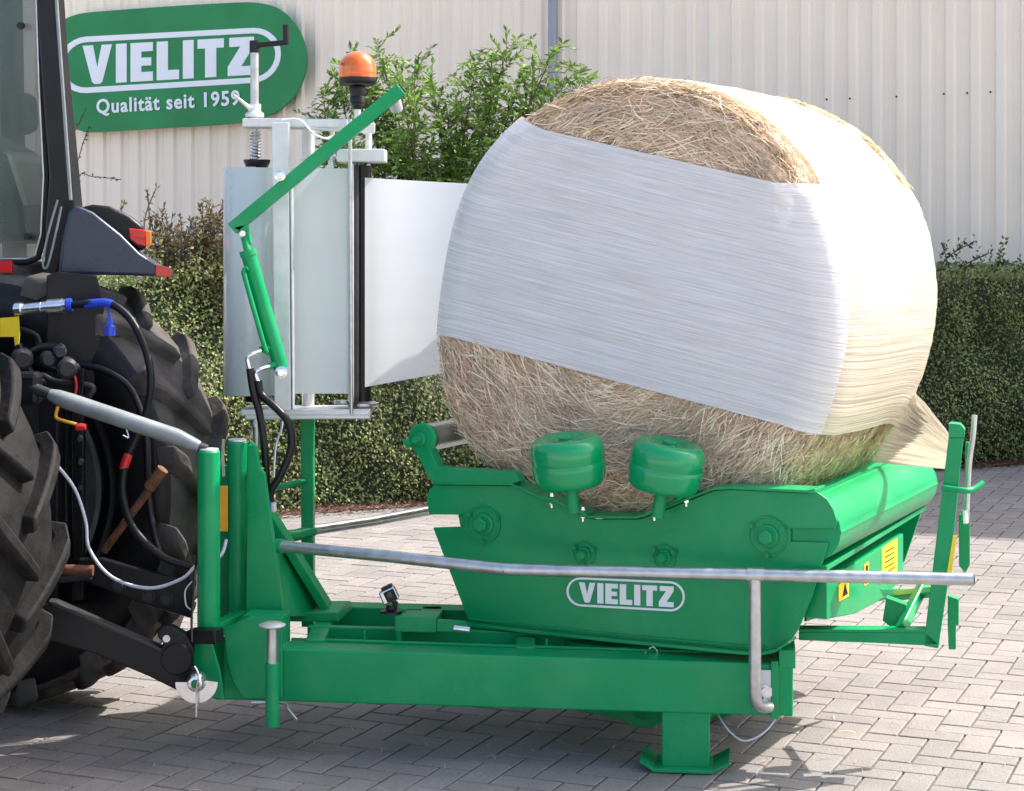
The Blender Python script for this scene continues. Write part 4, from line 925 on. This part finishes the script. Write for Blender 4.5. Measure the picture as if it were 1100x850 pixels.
# ================================================================== TRACTOR
tr = empty('tractor', Vector((-2.0, 6.0, 0)), 'dark tractor with big lugged rear tyres and glazed cab at left', 'tractor')
AXL = Vector((.24, .97, 0)).normalized(); FWD = Vector((-.97, .24, 0)).normalized()
TYR = .765
def wheel(c, tm, seed, flip=1):
    wh = bpy.data.objects.new('rear_wheel', None); wh.location = c; link(wh, tr); wh.matrix_parent_inverse = Matrix(); wh.location = c - tr.location
    hw = .215
    def pt(a, y, r): return c + AXL * y + (FWD * math.cos(a) + UZ * math.sin(a)) * r
    prof = [(-.15, .42), (-.19, .46), (-.225, .54), (-.232, .60), (-.222, .66), (-.205, .69), (-.17, .712), (-.08, .722), (0, .725), (.08, .722), (.17, .712), (.205, .69), (.222, .66), (.232, .60), (.225, .54), (.19, .46), (.15, .42)]
    bm = bmesh.new(); seg = 72; rings = [[bm.verts.new(pt(2 * math.pi * k / seg, y, r)) for k in range(seg)] for y, r in prof]
    for a, b in zip(rings, rings[1:]):
        for k in range(seg): bm.faces.new((a[k], a[(k + 1) % seg], b[(k + 1) % seg], b[k]))
    NL = 17
    for side in (-1, 1):
        for i in range(NL):
            a0 = 2 * math.pi * (i + (.5 if side > 0 else 0)) / NL; st = []
            for q in range(9):
                s = q / 8; y = side * (hw + .012 - (hw + .03) * s); ang = a0 + flip * (.30 * s ** .8); th = .040 - .012 * s
                rt = TYR - .010 * (abs(y) / hw) ** 2 - (.012 if q == 0 else 0); rb_ = .70 if q > 0 else .655
                if q == 0: rt = TYR - .035
                st.append([bm.verts.new(pt(ang - th * 1.35, y, rb_)), bm.verts.new(pt(ang + th * 1.35, y, rb_)), bm.verts.new(pt(ang + th, y, rt)), bm.verts.new(pt(ang - th, y, rt))])
            for A_, B_ in zip(st, st[1:]):
                for k in range(4): bm.faces.new((A_[k], A_[(k + 1) % 4], B_[(k + 1) % 4], B_[k]))
            bm.faces.new(st[0][::-1]); bm.faces.new(st[-1])
    me_ = finish('tyre', bm, [tm, 'iron'], None, True, .009)
    for f_ in me_.data.polygons:
        y_ = abs((f_.center + me_.location - c).dot(AXL)); r_ = ((f_.center + me_.location - c) - AXL * (f_.center + me_.location - c).dot(AXL)).length
        if r_ < .675: f_.material_index = 1  # black sidewall, its shadow included in the colour
    me_.parent = wh; me_.matrix_parent_inverse = Matrix.Translation(-c)
    rm = lathe_bm([(.435, -.195), (.415, -.19), (.41, -.10), (.40, -.06), (.38, .0), (.15, .03), (.14, -.03), (0, -.03), (0, .05), (.16, .05), (.39, .02), (.42, .10), (.45, .17)], c, AXL, 48)
    ro = finish('rim', rm, 'rim', None); ro.parent = wh; ro.matrix_parent_inverse = Matrix.Translation(-c)
    return wh
cn = P(-202, 556, 5.45); cn.z = TYR; cf = P(20, 503, 6.66); cf.z = TYR
wheel(cn - AXL * .20 + UX * .068, 'rubber', 1); wheel(cf - AXL * .20 + UX * .076, 'tyre2', 2)
axc = (cn + cf) * .5 - AXL * .20
tube('axle_housing', [cn + AXL * .1, axc, cf - AXL * .45], [.13, .17, .13], 'irong', tr, seg=20)
# transmission block & rear bodywork
def tbox(name, c, wf, wa, h, m, bev=.02): return finish(name, beam_bm(c - FWD * wf / 2, c + FWD * wf / 2, AXL * wa, UZ * h), m, tr, False, bev)
tbox('rear_casting', axc + FWD * .35 + UZ * .05, 1.0, .50, .60, 'iron')
tbox('lift_housing', axc + FWD * .25 + UZ * .45, .7, .42, .32, 'iron')
# cab
CB = lambda s, t, z: axc + FWD * s + AXL * t + UZ * (z - axc.z)       # forward, across, height
CQ = Plane(60, 6.35, -14)
plate('cab_pillar', [(34, -60), (56, -60), (64, 60), (80, 225), (60, 300), (46, 300), (48, 240), (52, 190), (44, 90)], Plane(60, 6.30, 14), .07, 'iron', tr, 0, .010)
tube('pillar_trim_highlight', [(57, -60, 6.27), (62, 20, 6.27), (67, 90, 6.27), (76, 215, 6.27)], .006, 'linkgrey', tr, True)  # pale grey line stands for the highlight along the pillar edge
plate('lower_cab_panel', [(-60, 283), (48, 283), (62, 292), (62, 330), (58, 420), (-60, 420)], Plane(20, 6.45, 14), .05, 'iron', tr, 0, .01)
gl = plate('rear_window', [(-60, -60), (38, -60), (44, 60), (50, 190), (46, 262), (40, 282), (-60, 282)], Plane(20, 6.36, 14), .006, 'glasscab', tr, 0, 0)
tube('window_trim', [(40, -60, 6.34), (45, 90, 6.34), (50, 190, 6.34), (47, 255, 6.34), (41, 277, 6.34), (30, 282, 6.34), (-60, 282, 6.34)], .010, 'black', gl, False, 8)
tube('window_seal', [(37, -60, 6.33), (42, 90, 6.33), (47, 190, 6.33), (44, 252, 6.33), (38, 274, 6.33), (28, 278, 6.33), (-60, 278, 6.33)], .004, 'galv', gl, False, 6)
for x, y in ((23, 28), (30, 254)): lathe('window_knob', [(0, -.02), (.011, -.02), (.013, -.004), (.013, 0), (0, 0)], P(x, y, 6.34), UY, 'black', gl, 16)
plate('cab_roof', [(-80, -90), (70, -90), (64, -50), (-80, -50)], Plane(20, 6.25, 14), 1.2, 'iron', tr, 0, .03)
plate('inner_seat', [(-40, 140), (8, 165), (26, 220), (30, 262), (-40, 262)], Plane(20, 6.75, 14), .3, 'irong', tr, 0, .03)
plate('head_rest', [(4, 96), (26, 100), (28, 140), (8, 146)], Plane(20, 6.8, 14), .12, 'irong', tr, 0, .03)
tube('steering_column', [P(-20, 235, 6.9), P(18, 205, 7.0)], .02, 'iron', tr); tube('far_cab_pillar', [P(10, -60, 7.6), P(16, 290, 7.6)], .05, 'iron', tr)
# fender over the far wheel
FE = Plane(120, 6.30, -10)
fd = finish('fender', prism_bm([FE(x, y) for x, y in ((74, 226), (84, 221), (100, 228), (130, 252), (150, 272), (172, 287), (185, 291), (185, 298), (140, 296), (62, 295), (66, 262))], FE.n, .36), 'fender', tr, True, .018, 4)
for p_ in fd.data.polygons: p_.use_smooth = True
fb = finish('light_housing', prism_bm([FE(x, y, .06) for x, y in ((84, 223), (98, 219.5), (116, 221), (138, 231), (153, 243), (156, 268), (148, 270), (112, 244))], FE.n, .24), 'iron', tr, True, .012, 3)
tl = finish('tail_light', prism_bm([FE(x, y, .04) for x, y in ((138, 245), (155, 247), (156, 265), (147, 263), (139, 257))], FE.n, .16), 'red', tr, False, .004)
finish('indicator_lens', prism_bm([FE(x, y, .045) for x, y in ((155.5, 247), (162, 248.5), (162, 264), (156, 265.5))], FE.n, .15), 'orange', tl, False, .004)
finish('lens_bar', prism_bm([FE(x, y, .037) for x, y in ((139, 253), (156, 255), (156, 257), (140, 255))], FE.n, .004), 'redp', tl, False)
finish('reflector', prism_bm([FE(x, y, -.006) for x, y in ((167, 284), (184, 288), (185, 298), (167, 297))], FE.n, .02), 'red', tr, False, .003)
tube('grab_rail', [(62, 215, 6.26), (52, 250, 6.26), (46, 282, 6.26), (50, 288, 6.26), (56, 268, 6.26), (66, 222, 6.26)], .004, 'linkgrey', tr, True, 8)
plate('wheel_guard', [(50, 296), (62, 292), (104, 296), (112, 330), (100, 420), (96, 440), (50, 440)], Plane(60, 6.12, -10), .02, 'iron', tr, 0, .004)
# hydraulic couplings
cpl = tube('hydraulic_coupling', [(18, 333, 6.05), (38, 331, 6.05), (52, 330, 6.05), (72, 328, 6.04)], [.016, .018, .020, .022], 'chrome', tr, seg=12)
for x0, x1, r_ in ((17, 24, .021), (38, 45, .017), (52, 68, .025)): tube('coupling_sleeve', [(x0, 332.5 - (x0 - 17) * .07, 6.05), (x1, 332.5 - (x1 - 17) * .07, 6.045)], r_, 'chrome', cpl, seg=14)
tube('coupling_ring', [(72, 328, 6.04), (77, 327.5, 6.04)], .022, 'blue', cpl)
tube('hydraulic_hose', [(76, 328, 6.04), (100, 326, 6.02), (120, 327, 6.0), (140, 343, 5.98), (155, 372, 5.95), (162, 405, 5.93), (158, 440, 5.93), (146, 470, 5.92), (134, 500, 5.9), (132, 535, 5.88), (145, 570, 5.86), (175, 598, 5.86), (208, 610, 5.86)], .0125, 'iron', tr, True, 12)
tube('hose_sleeve', [(138, 488, 5.905), (134, 499, 5.9), (132.5, 504, 5.9)], .0145, 'redp', tr)
tube('hose_end', [(92, 327, 6.03), (112, 325.5, 6.01), (121, 327.5, 6.0)], .0145, 'blue', tr, True)
dc = lathe('dust_cap', [(0, -.05), (.018, -.05), (.018, -.02), (.012, -.016), (.010, 0), (.005, .012), (0, .012)], P(118, 344, 6.0), UZ, 'blue', tr, 14)
tube('cap_cord', [(118, 341, 6.0), (116, 332, 6.0), (113, 328, 6.0)], .004, 'blue', tr)
tube('hydraulic_hose', [(86, 393, 6.1), (110, 397, 6.08), (138, 415, 6.06), (152, 445, 6.05), (158, 480, 6.05), (160, 540, 6.05), (170, 590, 6.0), (178, 600, 5.95)], .012, 'black', tr, True, 10)
tube('hose_ferrule', [(76, 395, 6.1), (88, 394, 6.1)], .013, 'galv', tr)
tube('electric_cable', [(58, 496, 5.85), (80, 525, 5.85), (92, 560, 5.83), (96, 590, 5.82), (120, 620, 5.8), (160, 632, 5.78), (195, 622, 5.78), (212, 607, 5.80), (236, 598, 5.82), (243, 580, 5.85)], .0055, 'cable', tr, True, 10)
for pth, r_, m_ in (([(20, 400, 6.1), (38, 378, 6.05), (60, 374, 6.0), (66, 378, 6.0)], .018, 'iron'), ([(14, 352, 6.1), (40, 362, 6.1), (44, 390, 6.1), (70, 400, 6.1)], .010, 'iron'), ([(14, 440, 6.05), (40, 405, 6.05), (60, 410, 6.05), (98, 415, 6.05), (96, 425, 6.05)], .011, 'irong'), ([(20, 370, 6.0), (30, 395, 6.0), (46, 412, 6.0)], .012, 'black'), ([(66, 430, 6.1), (70, 520, 6.1), (72, 600, 6.1)], .02, 'iron')):
    tube('lever_linkage', pth, r_, m_, tr, True, 10)
for x, y, r_ in ((64, 377, .022), (72, 395, .034), (30, 420, .03), (52, 385, .026), (24, 385, .035), (85, 470, .012), (86, 495, .012), (86, 522, .012)):
    lathe('valve_cap', [(0, -.03), (r_ * .7, -.03), (r_, -.02), (r_, .02), (0, .02)], P(x, y, 6.0), Vector((-.3, 1, .1)), 'irong' if r_ > .02 else 'black', tr, 16)
tube('red_wire', [(76, 398, 6.02), (80, 404, 6.0), (82, 415, 6.0), (80, 428, 6.0)], .0045, 'redp', tr, True, 8)
finish('yellow_tag', prism_bm([P(x, y, 6.04) for x, y in ((0, 342), (20, 340), (21, 358), (20, 372), (16, 372), (15, 362), (0, 362))], UY, .006), 'yellow', tr, False)
finish('warning_strip', prism_bm([P(x, y, 6.3) for x, y in ((-10, 280), (13, 280), (13, 293), (-10, 293))], UY, .01), 'red', tr, False)
tube('yellow_lever', [(62, 437, 5.98), (60, 448, 5.98), (68, 452, 5.97), (82, 456, 5.96)], .0055, 'amber', tr, True, 8)
lathe('lever_knob', [(0, -.02), (.012, -.015), (.013, 0), (.010, .015), (0, .018)], P(87, 459, 5.96), UX, 'redp', tr, 14)
box('perforated_bar', P(85, 520, 6.05), UX, UY, .035, .03, .75, 'iron', tr)
box('perforated_bar', P(60, 540, 6.08), UX, UY, .06, .2, .7, 'iron', tr)
# top link
tlk = tube('top_link', [(52, 423, 5.72), (62, 427, 5.72), (76, 432, 5.72), (190, 470, 5.72), (206, 477, 5.72), (214, 480, 5.72)], [.016, .024, .027, .027, .022, .018], 'linkgrey', tr, False, 18)
tube('link_end', [(205, 477, 5.72), (222, 483, 5.72)], .016, 'irong', tlk); tube('link_end', [(30, 415, 5.74), (54, 424, 5.72)], .018, 'irong', tlk)
tube('link_clip', [(136, 462, 5.70), (138, 470, 5.69), (132, 468, 5.69)], .003, 'chrome', tlk, True, 6)
box('top_link_bracket', P(30, 417, 5.76), UX, UY, .08, .08, .10, 'iron', tr, .015)
# rusty linch bar
tube('lift_rod', [(112, 592, 6.05), (150, 540, 6.0), (176, 504, 5.98)], .013, 'rust', tr); tube('lift_rod_head', [(160, 524, 5.985), (175, 504, 5.975)], .020, 'rust', tr)
# lower links
LP = Plane(120, 5.62, -6)
ll = plate('lower_link', [(40, 652), (58, 648), (110, 671), (172, 698), (176, 690), (170, 686), (169, 678), (175, 673), (186, 674), (200, 682), (208, 697), (206, 716), (214, 726), (206, 746), (188, 741), (160, 727), (100, 702), (40, 684)], LP, .05, 'iron', tr, 0, .005)
finish('link_top_edge', prism_bm([LP(x, y, -.004) for x, y in ((52, 646), (60, 647), (174, 697), (172, 700), (58, 651))], LP.n, .058), 'irong', ll, False, .002)
lathe('link_eye', [(0, -.003), (.011, -.003), (.011, .0), (0, 0)], LP(179, 686, -.002), UY, 'galvw', ll, 20)
lathe('link_boss', [(0, -.008), (.045, -.008), (.05, 0), (0, 0)], LP(190, 708, 0), UY, 'iron', ll, 32)
pc = P(211, 733, 5.56)
bm = bmesh.new(); pts = [pc + Vector((math.cos(a), 0, math.sin(a))) * .064 for a in [R_(180 + 12 * k) for k in range(0, 16)]] + [pc + Vector((math.cos(a), 0, math.sin(a))) * .026 for a in [R_(372 - 24 * k) for k in range(0, 9)]]
prism_bm(pts, UY, .008, bm); hk = finish('guide_disc', bm, 'chrome', tr, False, .001)
lathe('ball_end', [(.013, -.022), (.020, -.020), (.027, -.010), (.029, 0), (.029, .02), (.013, .02)], pc, UY, 'chrome', hk, 28)
lathe('pin_end', [(0, -.014), (.013, -.014), (.013, .0), (0, 0)], pc, UY, 'green', hk, 20)
tube('linch_chain', [(209, 716, 5.54), (213, 725, 5.535), (211, 745, 5.54), (211, 758, 5.54), (211, 770, 5.54)], .003, 'chrome', tr, True, 6)
plate('drawbar_plate', [(84, 600), (110, 600), (206, 627), (206, 665), (140, 645), (86, 622)], Plane(140, 5.95, -4), .03, 'iron', tr, 0, .006)
for x, y in ((160, 640), (179, 643), (128, 628)): finish('drawbar_bolt', boltbm(Plane(140, 5.95, -4)(x, y, -.002), -UY, .016, .016), 'irong', tr)
tube('far_lower_link', [(70, 600, 6.3), (150, 625, 6.25), (206, 655, 6.2)], .028, 'iron', tr)
tube('stabiliser', [(64, 612, 5.9), (100, 613, 5.9)], .017, 'rust', tr); tube('stabiliser', [(64, 622, 5.9), (98, 618, 5.9)], .014, 'irong', tr)
0 and lathe('pto_guard', [(.05, 0), (.09, 0), (.09, .16), (.05, .16)], P(100, 638, 6.0), Vector((.3, -.9, .2)), 'irong', tr, 24)
tube('hitch_wire', [(206, 625, 5.75), (199, 635, 5.72), (200, 650, 5.70), (205, 655, 5.68)], .0025, 'cable', tr, True, 6)
tube('release_rope', [(212, 595, 5.74), (209, 620, 5.68), (206, 660, 5.66), (206, 690, 5.62)], .004, 'black', tr, True, 6)
